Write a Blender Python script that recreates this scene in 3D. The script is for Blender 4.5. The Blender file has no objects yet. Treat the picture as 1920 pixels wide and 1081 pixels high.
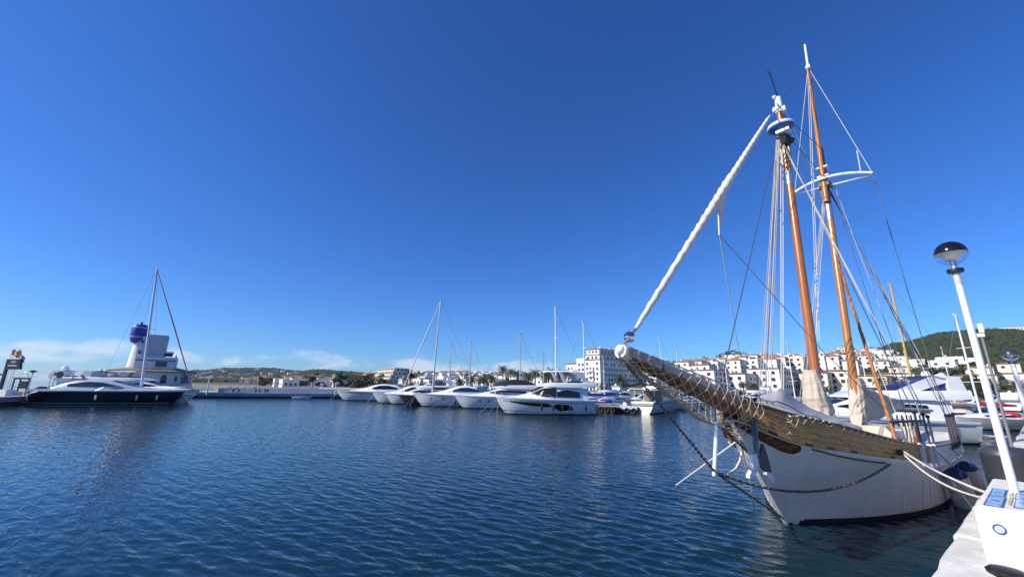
import bpy, bmesh, math, random
from mathutils import Vector, Matrix, noise

# ---------------------------------------------------------------- camera / world / sun / exposure
SC = bpy.context.scene
COL = SC.collection
F, H, HY, ROLL = 740.0, 3.6, 725.0, math.radians(0.8)      # focal length in photo pixels, eye height, horizon row, tilt
PITCH = math.atan((HY - 540.5) / F)
cp, sp, cr, sr = math.cos(PITCH), math.sin(PITCH), math.cos(ROLL), math.sin(ROLL)
cam = bpy.data.cameras.new('camera')
cam.sensor_width = 36.0
cam.lens = 36.0 * F / 1920.0
cam.clip_start, cam.clip_end = 0.1, 30000
camo = bpy.data.objects.new('camera', cam)
COL.objects.link(camo)
_r, _f = Vector((1, 0, 0)), Vector((0, cp, sp))
_u = Vector((0, -sp, cp))
_right = _r * cr + _u * sr
_up = -_r * sr + _u * cr
M = Matrix((( _right.x, _up.x, -_f.x, 0), (_right.y, _up.y, -_f.y, 0), (_right.z, _up.z, -_f.z, H), (0, 0, 0, 1)))
camo.matrix_world = M
SC.camera = camo

SUN_AZ = Vector((-0.945, -0.327))            # horizontal direction towards the sun
SUN_EL = math.radians(36)
W = bpy.data.worlds.new('World')
SC.world = W
W.use_nodes = True
nt = W.node_tree
nt.nodes.clear()
out = nt.nodes.new('ShaderNodeOutputWorld')
bg = nt.nodes.new('ShaderNodeBackground')
sky = nt.nodes.new('ShaderNodeTexSky')
sky.sky_type = 'NISHITA'
sky.sun_disc = False
sky.sun_elevation = SUN_EL
sky.sun_rotation = math.atan2(SUN_AZ.x, SUN_AZ.y)
sky.altitude = 0
sky.air_density = 1.0
sky.dust_density = 0.25
sky.ozone_density = 3.0
hs = nt.nodes.new('ShaderNodeHueSaturation')
hs.inputs['Saturation'].default_value = 1.16
hs.inputs['Value'].default_value = 1.0
gam = nt.nodes.new('ShaderNodeGamma')
gam.inputs['Gamma'].default_value = 1.0
nt.links.new(sky.outputs[0], hs.inputs['Color'])
tint = nt.nodes.new('ShaderNodeMix'); tint.data_type = 'RGBA'; tint.blend_type = 'MULTIPLY'
tint.inputs['Factor'].default_value = 1.0; tint.inputs['B'].default_value = (0.45, 0.81, 1.38, 1)
nt.links.new(hs.outputs[0], tint.inputs['A'])
nt.links.new(tint.outputs['Result'], gam.inputs['Color'])
# low bank of fair-weather cumulus all round the horizon
tc = nt.nodes.new('ShaderNodeTexCoord')
sep = nt.nodes.new('ShaderNodeSeparateXYZ')
nt.links.new(tc.outputs['Generated'], sep.inputs[0])
mp = nt.nodes.new('ShaderNodeMapping')
mp.inputs['Scale'].default_value = (1.0, 1.0, 2.6)
mp.inputs['Location'].default_value = (3.1, 0.55, 0.2)
nt.links.new(tc.outputs['Generated'], mp.inputs['Vector'])
def wnoise(scale, detail, rough):
    n = nt.nodes.new('ShaderNodeTexNoise')
    n.inputs['Scale'].default_value = scale
    n.inputs['Detail'].default_value = detail
    n.inputs['Roughness'].default_value = rough
    nt.links.new(mp.outputs[0], n.inputs['Vector'])
    return n
def wmath(op, a, b=None, clamp=False):
    m = nt.nodes.new('ShaderNodeMath'); m.operation = op; m.use_clamp = clamp
    for i, v in enumerate((a, b)):
        if v is None: continue
        if isinstance(v, (int, float)): m.inputs[i].default_value = v
        else: nt.links.new(v, m.inputs[i])
    return m.outputs[0]
def wrange(v, a, b, c, d):
    m = nt.nodes.new('ShaderNodeMapRange'); m.interpolation_type = 'SMOOTHSTEP'
    nt.links.new(v, m.inputs['Value'])
    for k, x in zip(('From Min', 'From Max', 'To Min', 'To Max'), (a, b, c, d)): m.inputs[k].default_value = x
    return m.outputs[0]
n1 = wnoise(6.0, 8, 0.6)
n2 = wnoise(1.7, 2, 0.5)
dens = wmath('ADD', n1.outputs[0], wmath('MULTIPLY', n2.outputs[0], 0.55))
band = wmath('MULTIPLY', wrange(sep.outputs[2], 0.012, 0.036, 0, 1), wrange(sep.outputs[2], 0.05, 0.10, 1, 0))
thr = wmath('ADD', dens, wmath('MULTIPLY', band, 0.34))
mask = wmath('MULTIPLY', wrange(thr, 1.05, 1.2, 0, 0.62), band)
lit = wrange(thr, 1.02, 1.3, 0.72, 1.0)
ccol = nt.nodes.new('ShaderNodeMix'); ccol.data_type = 'RGBA'
ccol.inputs['A'].default_value = (4.2, 5.3, 7.2, 1)
ccol.inputs['B'].default_value = (7.4, 7.9, 8.8, 1)
nt.links.new(lit, ccol.inputs['Factor'])
cm = nt.nodes.new('ShaderNodeMix'); cm.data_type = 'RGBA'
nt.links.new(mask, cm.inputs['Factor'])
nt.links.new(gam.outputs[0], cm.inputs['A'])
nt.links.new(ccol.outputs['Result'], cm.inputs['B'])
nt.links.new(cm.outputs['Result'], bg.inputs['Color'])
bg.inputs['Strength'].default_value = 0.086
nt.links.new(bg.outputs[0], out.inputs['Surface'])

sun = bpy.data.lights.new('sun', 'SUN')
sun.energy = 4.7
sun.angle = math.radians(0.53)
sun.color = (1.0, 0.93, 0.82)
suno = bpy.data.objects.new('sun', sun)
COL.objects.link(suno)
sd = Vector((SUN_AZ.x * math.cos(SUN_EL), SUN_AZ.y * math.cos(SUN_EL), math.sin(SUN_EL)))
suno.rotation_euler = sd.to_track_quat('Z', 'Y').to_euler()
suno.location = (-40, 5, 60)

SC.view_settings.view_transform = 'Standard'
SC.view_settings.look = 'None'
SC.view_settings.exposure = 0.38
SC.view_settings.gamma = 1.0

# ---------------------------------------------------------------- photo pixel -> ray -> point on something real
def ray(px, py):
    a, b = (px - 960) / F, -(py - 540.5) / F
    X, Y = a * cr - b * sr, a * sr + b * cr
    return Vector((X, cp - Y * sp, sp + Y * cp))
EYE = Vector((0, 0, H))
def atz(px, py, z):
    d = ray(px, py); return EYE + d * ((z - H) / d.z)
def aty(px, py, y):
    d = ray(px, py); return EYE + d * (y / d.y)
TH = math.radians(37.3)
QD = Vector((math.cos(TH), math.sin(TH), 0))       # along the quay, away from the viewer
QN = Vector((-math.sin(TH), math.cos(TH), 0))      # from the quay out over the water
def atn(px, py, off):                              # on the vertical plane parallel to the quay, off metres from the viewer
    d = ray(px, py); p = EYE + d * (off / d.dot(QN)); return p
def horizon(px):
    return HY + (px - 960) * math.tan(ROLL) 
def lateral(px, Y):                                # x of something at depth Y that stands on the ground at column px
    return aty(px, horizon(px), Y).x

# ---------------------------------------------------------------- mesh helpers
class MB:
    def __init__(s): s.v = []; s.f = []
    def add(s, vs, fs):
        o = len(s.v); s.v += [tuple(v) for v in vs]; s.f += [tuple(i + o for i in f) for f in fs]; return s
    def box(s, c, d, rz=0.0, top=1.0):
        x, y, z = d[0] / 2, d[1] / 2, d[2] / 2
        q = [(-x, -y, -z), (x, -y, -z), (x, y, -z), (-x, y, -z), (-x * top, -y * top, z), (x * top, -y * top, z), (x * top, y * top, z), (-x * top, y * top, z)]
        ca, sa = math.cos(rz), math.sin(rz)
        q = [(c[0] + a * ca - b * sa, c[1] + a * sa + b * ca, c[2] + e) for a, b, e in q]
        return s.add(q, [(0, 3, 2, 1), (4, 5, 6, 7), (0, 1, 5, 4), (1, 2, 6, 5), (2, 3, 7, 6), (3, 0, 4, 7)])
    def tube(s, path, r, n=6, cap=True):
        P = [Vector(p) for p in path]; m = len(P)
        R = list(r) if isinstance(r, (list, tuple)) else [r] * m
        T = [(P[min(i + 1, m - 1)] - P[max(i - 1, 0)]).normalized() for i in range(m)]
        up = Vector((0, 0, 1)) if abs(T[0].z) < 0.9 else Vector((1, 0, 0))
        A = T[0].cross(up).normalized(); vs = []
        for i in range(m):
            A = (A - T[i] * A.dot(T[i])); A = A.normalized() if A.length > 1e-6 else T[i].orthogonal().normalized()
            B = T[i].cross(A)
            for k in range(n):
                t = 2 * math.pi * k / n
                vs.append(P[i] + A * (math.cos(t) * R[i]) + B * (math.sin(t) * R[i]))
        fs = [(i * n + k, i * n + (k + 1) % n, (i + 1) * n + (k + 1) % n, (i + 1) * n + k) for i in range(m - 1) for k in range(n)]
        if cap: fs += [tuple(range(n - 1, -1, -1)), tuple(range((m - 1) * n, m * n))]
        return s.add(vs, fs)
    def lathe(s, prof, c=(0, 0, 0), n=16, cap=True):
        vs = []; m = len(prof)
        for r, z in prof:
            for k in range(n):
                t = 2 * math.pi * k / n; vs.append((c[0] + r * math.cos(t), c[1] + r * math.sin(t), c[2] + z))
        fs = [(i * n + k, i * n + (k + 1) % n, (i + 1) * n + (k + 1) % n, (i + 1) * n + k) for i in range(m - 1) for k in range(n)]
        if cap: fs += [tuple(range(n - 1, -1, -1)), tuple(range((m - 1) * n, m * n))]
        return s.add(vs, fs)
    def loft(s, secs, closed=False, capa=False, capb=False):
        n = len(secs[0]); vs = [p for q in secs for p in q]
        kk = n if closed else n - 1
        fs = [(i * n + k, i * n + (k + 1) % n, (i + 1) * n + (k + 1) % n, (i + 1) * n + k) for i in range(len(secs) - 1) for k in range(kk)]
        if capa: fs.append(tuple(range(n - 1, -1, -1)))
        if capb: fs.append(tuple(range((len(secs) - 1) * n, len(secs) * n)))
        return s.add(vs, fs)
    def slab(s, poly, z0, z1):                       # horizontal polygon with thickness
        n = len(poly)
        vs = [(x, y, z0) for x, y in poly] + [(x, y, z1) for x, y in poly]
        return s.add(vs, [tuple(range(n - 1, -1, -1)), tuple(range(n, 2 * n))] + [(i, (i + 1) % n, n + (i + 1) % n, n + i) for i in range(n)])
    def plate(s, poly, y0, y1):                      # polygon in x-z with thickness in y
        n = len(poly)
        vs = [(x, y0, z) for x, z in poly] + [(x, y1, z) for x, z in poly]
        return s.add(vs, [tuple(range(n)), tuple(range(2 * n - 1, n - 1, -1))] + [(i, n + i, n + (i + 1) % n, (i + 1) % n) for i in range(n)])
    def ball(s, c, r, n=10, m=7, sq=(1, 1, 1)):
        vs = []; 
        for i in range(m + 1):
            a = math.pi * i / m
            for k in range(n):
                t = 2 * math.pi * k / n
                vs.append((c[0] + r * sq[0] * math.sin(a) * math.cos(t), c[1] + r * sq[1] * math.sin(a) * math.sin(t), c[2] - r * sq[2] * math.cos(a)))
        return s.add(vs, [(i * n + k, i * n + (k + 1) % n, (i + 1) * n + (k + 1) % n, (i + 1) * n + k) for i in range(m) for k in range(n)])
    def mesh(s, name, mat=None, smooth=0):
        me = bpy.data.meshes.new(name); me.from_pydata(s.v, [], s.f); me.update()
        b = bmesh.new(); b.from_mesh(me); bmesh.ops.remove_doubles(b, verts=b.verts, dist=1e-5)
        bmesh.ops.recalc_face_normals(b, faces=b.faces); b.to_mesh(me); b.free()
        if mat: me.materials.append(mat)
        if smooth:
            me.polygons.foreach_set('use_smooth', [True] * len(me.polygons))
            if smooth < 180: me.set_sharp_from_angle(angle=math.radians(smooth))
        return me
def put(name, me, parent=None, loc=None, rz=0.0):
    o = bpy.data.objects.new(name, me); COL.objects.link(o)
    if parent: o.parent = parent
    if loc is not None: o.location = loc
    if rz: o.rotation_euler = (0, 0, rz)
    return o
def obj(name, mb, mat, parent=None, smooth=0, loc=None, rz=0.0):
    return put(name, mb.mesh(name, mat, smooth), parent, loc, rz)
def tag(o, label, cat, group=None):
    o['label'] = label; o['category'] = cat
    if group: o['group'] = group
    return o
def thing(name, label, cat, loc=(0, 0, 0), rz=0.0, group=None):
    o = bpy.data.objects.new(name, None); COL.objects.link(o); o.empty_display_size = 0.3
    o.location = loc; o.rotation_euler = (0, 0, rz)
    return tag(o, label, cat, group)
def struct(name, mb, mat, smooth=0):
    o = obj(name, mb, mat, None, smooth); o['kind'] = 'structure'; return o
def kids(o): return [c for c in COL.objects if c.parent == o]
def dup(root, loc, rz, label, scale=None):
    r = root.copy(); COL.objects.link(r); r.location = loc; r.rotation_euler = (0, 0, rz); r['label'] = label
    if scale: r.scale = (scale,) * 3
    for ch in list(root.children):
        c = ch.copy(); COL.objects.link(c); c.parent = r
        for g in list(ch.children):
            d = g.copy(); COL.objects.link(d); d.parent = c
    return r
def lerp(a, b, t): return a + (b - a) * t
def interp(x, pts):
    if x <= pts[0][0]: return pts[0][1]
    for (a, b), (c, d) in zip(pts, pts[1:]):
        if x <= c: return lerp(b, d, (x - a) / (c - a))
    return pts[-1][1]
def sag(a, b, d, n=12):
    a, b = Vector(a), Vector(b)
    return [a.lerp(b, i / n) - Vector((0, 0, d * 4 * (i / n) * (1 - i / n))) for i in range(n + 1)]
ORD = ['first', 'second', 'third', 'fourth', 'fifth', 'sixth', 'seventh', 'eighth', 'ninth', 'tenth', 'eleventh', 'twelfth', 'thirteenth', 'fourteenth', 'fifteenth', 'sixteenth', 'seventeenth', 'eighteenth', 'nineteenth', 'twentieth']

# ---------------------------------------------------------------- materials
_M = {}
def mat(name, col, rough=0.5, metal=0.0, var=0.0, vscale=3.0, bump=0.0, bscale=20.0, col2=None, alpha=None, trans=0.0, coat=0.0, stretch=None, detail=4, ior=None, spec=None):
    if name in _M: return _M[name]
    m = bpy.data.materials.new(name); m.use_nodes = True
    t = m.node_tree; p = t.nodes['Principled BSDF']
    p.inputs['Base Color'].default_value = (*col, 1); p.inputs['Roughness'].default_value = rough; p.inputs['Metallic'].default_value = metal
    if trans: p.inputs['Transmission Weight'].default_value = trans
    if coat: p.inputs['Coat Weight'].default_value = coat; p.inputs['Coat Roughness'].default_value = 0.08
    if ior: p.inputs['IOR'].default_value = ior
    if spec is not None: p.inputs['Specular IOR Level'].default_value = spec
    if var or bump or col2:
        tc = t.nodes.new('ShaderNodeTexCoord'); mp = t.nodes.new('ShaderNodeMapping')
        t.links.new(tc.outputs['Object'], mp.inputs[0])
        if stretch: mp.inputs['Scale'].default_value = stretch
        n = t.nodes.new('ShaderNodeTexNoise'); n.inputs['Scale'].default_value = vscale; n.inputs['Detail'].default_value = detail; n.inputs['Roughness'].default_value = 0.62
        t.links.new(mp.outputs[0], n.inputs['Vector'])
        if var or col2:
            r = t.nodes.new('ShaderNodeValToRGB')
            lo = col2 if col2 else tuple(c * (1 - var) for c in col)
            hi = col if col2 else tuple(min(1, c * (1 + var * 0.5)) for c in col)
            r.color_ramp.elements[0].position = 0.32; r.color_ramp.elements[1].position = 0.66
            r.color_ramp.elements[0].color = (*lo, 1); r.color_ramp.elements[1].color = (*hi, 1)
            t.links.new(n.outputs[0], r.inputs[0]); t.links.new(r.outputs[0], p.inputs['Base Color'])
        if bump:
            n2 = t.nodes.new('ShaderNodeTexNoise'); n2.inputs['Scale'].default_value = bscale; n2.inputs['Detail'].default_value = 5
            t.links.new(mp.outputs[0], n2.inputs['Vector'])
            b = t.nodes.new('ShaderNodeBump'); b.inputs['Strength'].default_value = bump; b.inputs['Distance'].default_value = 0.03
            t.links.new(n2.outputs[0], b.inputs['Height']); t.links.new(b.outputs[0], p.inputs['Normal'])
    _M[name] = m
    return m
WHITE = mat('white_gelcoat', (0.80, 0.81, 0.82), 0.22, var=0.05, vscale=0.6, coat=0.4)
CREAM = mat('cream_gelcoat', (0.72, 0.68, 0.56), 0.3, var=0.08, vscale=0.7)
NAVY = mat('navy_hull_paint', (0.008, 0.011, 0.024), 0.16, coat=0.5)
GREYHULL = mat('dark_grey_hull_paint', (0.035, 0.04, 0.048), 0.25, coat=0.3)
DARKGLASS = mat('dark_tinted_glass', (0.006, 0.008, 0.011), 0.06, spec=0.7)
TINTGLASS = mat('grey_green_cabin_glass', (0.02, 0.045, 0.06), 0.08, spec=0.7)
BLACKCANVAS = mat('black_canvas', (0.012, 0.013, 0.017), 0.85, bump=0.3, bscale=5)
BLUECANVAS = mat('blue_canvas', (0.012, 0.035, 0.22), 0.8, var=0.2)
STEEL = mat('polished_steel', (0.55, 0.56, 0.58), 0.38, metal=0.9)
CHROME = mat('chrome', (0.8, 0.8, 0.82), 0.05, metal=1.0)
ALU = mat('mast_aluminium', (0.52, 0.54, 0.57), 0.4, metal=0.35)
WHITEMAST = mat('white_mast_paint', (0.74, 0.75, 0.76), 0.35)
ANTIFOUL = mat('black_antifouling', (0.012, 0.012, 0.016), 0.7)
BLUEFOUL = mat('blue_antifouling', (0.012, 0.03, 0.10), 0.6)
ROPEW = mat('white_rope', (0.66, 0.62, 0.52), 0.9, var=0.25, vscale=30)
ROPEG = mat('grey_rope', (0.40, 0.39, 0.36), 0.9, var=0.2, vscale=30)
WIRE = mat('rigging_wire', (0.10, 0.10, 0.11), 0.5, metal=0.4)
BLACK = mat('black_plastic', (0.012, 0.012, 0.013), 0.45)
RUBBER = mat('black_rubber', (0.015, 0.015, 0.016), 0.75)
TEAK = mat('teak_deck', (0.30, 0.20, 0.11), 0.7, var=0.3, vscale=6)
CHAIN = mat('galvanised_chain', (0.16, 0.14, 0.12), 0.6, metal=0.5, var=0.4, vscale=25)
# ================================================================ the setting: water, land, quay, pier
def water_material():
    m = bpy.data.materials.new('harbour_water'); m.use_nodes = True
    t = m.node_tree; p = t.nodes['Principled BSDF']
    p.inputs['Base Color'].default_value = (0.004, 0.022, 0.033, 1)
    p.inputs['Roughness'].default_value = 0.06
    p.inputs['IOR'].default_value = 1.333
    tc = t.nodes.new('ShaderNodeTexCoord')
    prev = None
    for sc, rot, stx, sty, dist, det in ((0.22, 10, 1.5, 1.0, 0.03, 2), (2.8, -35, 2.8, 1.0, 0.058, 2), (6.0, -40, 3.0, 1.0, 0.016, 1)):
        mp = t.nodes.new('ShaderNodeMapping'); mp.vector_type = 'TEXTURE'; mp.inputs['Rotation'].default_value = (0, 0, math.radians(rot)); mp.inputs['Scale'].default_value = (stx, sty, 1)
        t.links.new(tc.outputs['Object'], mp.inputs[0])
        n = t.nodes.new('ShaderNodeTexNoise'); n.inputs['Scale'].default_value = sc; n.inputs['Detail'].default_value = det; n.inputs['Roughness'].default_value = 0.55
        n.inputs['Distortion'].default_value = 0.4
        t.links.new(mp.outputs[0], n.inputs['Vector'])
        b = t.nodes.new('ShaderNodeBump'); b.inputs['Strength'].default_value = 1.0; b.inputs['Distance'].default_value = dist
        t.links.new(n.outputs[0], b.inputs['Height'])
        if prev: t.links.new(prev, b.inputs['Normal'])
        prev = b.outputs[0]
    t.links.new(prev, p.inputs['Normal'])
    return m
import numpy as np
def build_water():
    '''one sheet to the horizon: real wind ripples near the viewer, coarser rings farther out'''
    rs = [0.0, 0.8]
    while rs[-1] < 14000: rs.append(rs[-1] * (1.0052 if rs[-1] < 130 else 1.12) if rs[-1] > 1.5 else rs[-1] + .35)
    an = [math.radians(a) for a in np.arange(-62, 62.01, .30)] + [math.radians(a) for a in range(66, 296, 10)]
    R, A = np.meshgrid(np.array(rs[1:]), np.array(an), indexing='ij')
    X, Y = R * np.sin(A), R * np.cos(A)
    rng = np.random.default_rng(5); Z = np.zeros_like(X); DX = np.zeros_like(X); DY = np.zeros_like(X)
    sp_ = np.maximum(R * .0052, .02)
    for i in range(34):
        lam = .17 * (.62 / .17) ** (i / 33) * rng.uniform(.93, 1.07); k = 2 * math.pi / lam
        th = math.radians(53) + rng.normal(0, .33) + (.5 if i % 5 == 0 else 0); slope = .05
        a = slope / k; ph = rng.uniform(0, 6.28)
        fade = np.clip((lam / sp_ - 3) / 4, 0, 1) * np.clip((140 - R) / 60, 0, 1) * np.clip(R / 2, 0, 1)
        patch = .75 + .45 * np.sin(X * .11 * math.cos(i) + Y * .09 * math.sin(i * 2.1) + i)
        q = k * (X * math.cos(th) + Y * math.sin(th)) + ph + .5 * np.sin(X * .35 + i) + .5 * np.sin(Y * .3 + 2 * i)
        Z += a * fade * patch * np.sin(q); DX -= .7 * a * fade * patch * np.cos(q) * math.cos(th) * -1; DY -= .7 * a * fade * patch * np.cos(q) * math.sin(th) * -1
    X = X + DX; Y = Y + DY
    nr, na = X.shape
    co = np.stack([X, Y, Z], -1).reshape(-1, 3); co = np.vstack([[[0, 0, 0]], co])
    fs = [(0, 1 + (k + 1) % na, 1 + k) for k in range(na)]
    idx = 1 + np.arange(nr * na).reshape(nr, na); nx = np.roll(idx, -1, axis=1)
    quads = np.stack([idx[:-1], nx[:-1], nx[1:], idx[1:]], -1).reshape(-1, 4)
    me = bpy.data.meshes.new('water')
    nv, nq, ntri = len(co), len(quads), len(fs)
    me.vertices.add(nv); me.vertices.foreach_set('co', co.ravel())
    loops = np.concatenate([np.array(fs).ravel(), quads.ravel()])
    me.loops.add(len(loops)); me.loops.foreach_set('vertex_index', loops.astype(np.int32))
    me.polygons.add(ntri + nq)
    st = np.concatenate([np.arange(ntri) * 3, ntri * 3 + np.arange(nq) * 4]).astype(np.int32)
    me.polygons.foreach_set('loop_start', st)
    me.polygons.foreach_set('use_smooth', np.ones(ntri + nq, dtype=bool))
    me.update(calc_edges=True); me.validate()
    b = bmesh.new(); b.from_mesh(me); b.normal_update()
    b.faces.ensure_lookup_table()
    if b.faces[len(b.faces) // 2].normal.z < 0: bmesh.ops.reverse_faces(b, faces=b.faces)
    b.to_mesh(me); b.free()
    me.materials.append(water_material())
    o = put('water', me); o['kind'] = 'structure'
build_water()

# ---- land: a height field whose slopes follow the skyline of the photograph
YS = [60, 100, 140, 149, 165, 185, 230, 300, 380, 470, 600, 750, 1000, 1500, 2200, 3200, 4500]
def row(*z): return list(z)
LAND = [
 (250, row(-3, -3, -3, -3, -3, -3, -3, -3, -3, -3, -3, -3, -3, -3, -3, -3, -3)),
 (318, row(-3, -3, -3, -3, -3, -3, -3, -3, -3, -3, -3, -3, 0, 12, 42, 20, 8)),
 (360, row(-3, -3, -3, -3, -3, -3, -3, -2, 1, 2, 3, 5, 9, 22, 66, 40, 20)),
 (430, row(-3, -3, -3, -3, .9, 1.1, 1.4, 1.6, 2, 3, 4, 6, 10, 26, 82, 50, 30)),
 (500, row(-3, -3, -3, -3, .9, 1.1, 1.4, 1.8, 2.5, 4, 5, 7, 11, 28, 84, 50, 30)),
 (560, row(-3, -3, -3, -3, .9, 1.1, 1.6, 2, 3, 4.5, 6, 8, 12, 30, 72, 50, 30)),
 (600, row(-3, -3, -3, -3, .9, 1.1, 1.7, 2.2, 3.5, 5, 7, 9, 14, 32, 80, 50, 30)),
 (650, row(-3, -3, -3, -3, .9, 1.2, 1.9, 2.6, 4, 6, 9, 14, 22, 36, 72, 50, 30)),
 (700, row(-3, -3, -3, .9, 1.1, 1.3, 2, 3, 5, 9, 14, 19, 26, 38, 60, 50, 30)),
 (800, row(-3, -3, -3, .9, 1.1, 1.4, 2.2, 4, 7, 11, 17, 23, 28, 38, 45, 40, 30)),
 (950, row(-3, -3, -3, .9, 1.1, 1.4, 2.2, 4, 7, 11, 17, 23, 28, 34, 40, 40, 30)),
 (1080, row(-3, -3, .9, 1.0, 1.2, 1.4, 2.2, 5, 8, 12, 18, 24, 28, 34, 40, 40, 30)),
 (1230, row(-3, -3, .9, 1.0, 1.3, 2.2, 6, 13, 19, 23, 27, 29, 30, 32, 34, 34, 30)),
 (1300, row(-3, -3, .9, 1.0, 1.6, 4, 10, 18, 24, 28, 31, 32, 32, 32, 32, 32, 30)),
 (1400, row(-3, -3, .9, 1.0, 1.8, 5, 12, 22, 31, 37, 40, 40, 38, 36, 34, 32, 30)),
 (1500, row(-3, -3, .9, 1.0, 2.0, 6, 13, 23, 31, 36, 39, 40, 38, 36, 34, 32, 30)),
 (1590, row(-3, -3, .9, 1.0, 2.2, 7, 15, 25, 34, 41, 47, 50, 50, 45, 40, 35, 30)),
 (1650, row(-3, -3, .9, 1.2, 2.4, 7, 14, 24, 36, 50, 66, 80, 70, 60, 50, 40, 30)),
 (1700, row(-3, -3, .9, 1.3, 2.8, 7, 14, 26, 42, 60, 82, 98, 90, 70, 60, 40, 30)),
 (1800, row(-3, .9, 1.3, 2.0, 5, 11, 20, 36, 54, 76, 102, 116, 100, 80, 60, 40, 30)),
 (1920, row(-3, .9, 1.3, 1.8, 4, 9, 19, 36, 56, 80, 106, 119, 110, 90, 70, 50, 30)),
 (2300, row(-3, .9, 1.3, 1.8, 4, 9, 19, 34, 52, 74, 98, 110, 104, 84, 60, 40, 30)),
 (3400, row(-3, .9, 1.3, 1.8, 4, 8, 15, 26, 40, 56, 70, 80, 80, 70, 50, 40, 30)),
]
for _c, _r in LAND:
    if _c >= 1650: _r[9:13] = [v * .91 for v in _r[9:13]]
    if _c >= 430: _r[:6] = [-3, -3, -3, .85, .9, 1.0]
COLA = [lateral(c, 1.0) for c, _ in LAND]
def land(x, y):
    y = max(y, YS[0] + 0.01); a = min(max(x / y, COLA[0]), COLA[-1] - 1e-4)
    i = max(k for k in range(len(COLA)) if COLA[k] <= a); i = min(i, len(COLA) - 2)
    t = (a - COLA[i]) / (COLA[i + 1] - COLA[i]); t = t * t * (3 - 2 * t)
    yy = min(y, YS[-1] - 0.01); j = max(k for k in range(len(YS)) if YS[k] <= yy)
    u = (yy - YS[j]) / (YS[j + 1] - YS[j])
    r0, r1 = LAND[i][1], LAND[i + 1][1]
    z = lerp(lerp(r0[j], r0[j + 1], u), lerp(r1[j], r1[j + 1], u), t)
    if z > 6: z += noise.noise(Vector((x * .012, y * .012, 0))) * min(4, (z - 6) * .12) * (1 if y > 550 else .4)
    return z
def land_material():
    m = bpy.data.materials.new('scrub_and_earth'); m.use_nodes = True
    t = m.node_tree; p = t.nodes['Principled BSDF']; p.inputs['Roughness'].default_value = 0.95
    tc = t.nodes.new('ShaderNodeTexCoord')
    n = t.nodes.new('ShaderNodeTexNoise'); n.inputs['Scale'].default_value = 0.12; n.inputs['Detail'].default_value = 8; n.inputs['Roughness'].default_value = 0.7
    t.links.new(tc.outputs['Object'], n.inputs['Vector'])
    r = t.nodes.new('ShaderNodeValToRGB'); e = r.color_ramp.elements
    e[0].position = 0.36; e[0].color = (0.024, 0.036, 0.016, 1); e[1].position = 0.72; e[1].color = (0.085, 0.088, 0.042, 1)
    k = e.new(0.55); k.color = (0.045, 0.06, 0.024, 1)
    t.links.new(n.outputs[0], r.inputs[0])
    # sandy flats low down by the water
    g = t.nodes.new('ShaderNodeSeparateXYZ'); t.links.new(tc.outputs['Object'], g.inputs[0])
    mr = t.nodes.new('ShaderNodeMapRange'); t.links.new(g.outputs[2], mr.inputs['Value'])
    for q, v in zip(('From Min', 'From Max', 'To Min', 'To Max'), (1.6, 3.2, 1, 0)): mr.inputs[q].default_value = v
    mx = t.nodes.new('ShaderNodeMix'); mx.data_type = 'RGBA'
    t.links.new(mr.outputs[0], mx.inputs['Factor']); t.links.new(r.outputs[0], mx.inputs['A']); mx.inputs['B'].default_value = (0.20, 0.17, 0.125, 1)
    t.links.new(mx.outputs['Result'], p.inputs['Base Color'])
    return m
def build_land():
    na = 230
    ys = []
    for a, b in zip(YS, YS[1:]):
        k = 5 if b < 500 else 6
        ys += [lerp(a, b, i / k) for i in range(k)]
    ys.append(YS[-1])
    vs = []
    for y in ys:
        for i in range(na):
            a = lerp(COLA[0], COLA[-1], i / (na - 1)); vs.append((a * y, y, land(a * y, y)))
    fs = [(j * na + i, j * na + i + 1, (j + 1) * na + i + 1, (j + 1) * na + i) for j in range(len(ys) - 1) for i in range(na - 1)]
    struct('hillside_terrain', MB().add(vs, fs), land_material(), 180)
build_land()

# ---- near quay on the right, running away from the viewer; its edge carries whitewashed coping stones
ZQ = 1.8
EDGE = 1.06
CONC = mat('weathered_quay_concrete', (0.46, 0.44, 0.40), 0.9, var=0.3, vscale=0.8, bump=0.4, bscale=14)
COPE = mat('whitewashed_coping', (0.66, 0.64, 0.59), 0.85, var=0.22, vscale=2.2, bump=0.5, bscale=18)
def q3(s, n, z): return QD * s + QN * n + Vector((0, 0, z))
def qbox(mb, s0, s1, n0, n1, z0, z1):
    vs = [q3(s, n, z) for z in (z0, z1) for s, n in ((s0, n0), (s1, n0), (s1, n1), (s0, n1))]
    return mb.add(vs, [(0, 3, 2, 1), (4, 5, 6, 7), (0, 1, 5, 4), (1, 2, 6, 5), (2, 3, 7, 6), (3, 0, 4, 7)])
quay = struct('quay', qbox(MB(), -6, 185, -16, EDGE - 0.62, -3, ZQ - 0.03), CONC)
wallq = obj('quay_wall', qbox(MB(), -6, 185, EDGE - 0.622, EDGE - 0.07, -3, ZQ - 0.32), CONC, quay)
random.seed(4)
s = 1.0
while s < 60:
    L = random.uniform(1.5, 2.1) if s < 30 else random.uniform(3, 4)
    b = MB(); dn = random.uniform(-.03, .03); dz = random.uniform(-.015, .02)
    x0, x1, n0, n1, z0, z1 = s + .012, s + L - .012, EDGE - .62, EDGE + dn, ZQ - .315, ZQ + dz
    c = .035
    prof = [(n0, z0), (n1, z0), (n1, z1 - c), (n1 - c, z1), (n0, z1)]
    secs = []
    for i in range(6):
        u = lerp(x0, x1, i / 5); j = random.uniform(-.015, .015)
        secs.append([q3(u, n + (j if n > EDGE - .2 else 0), z) for n, z in prof])
    b.loft(secs, True, True, True)
    obj('coping_stone', b, COPE, quay)
    s += L

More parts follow.
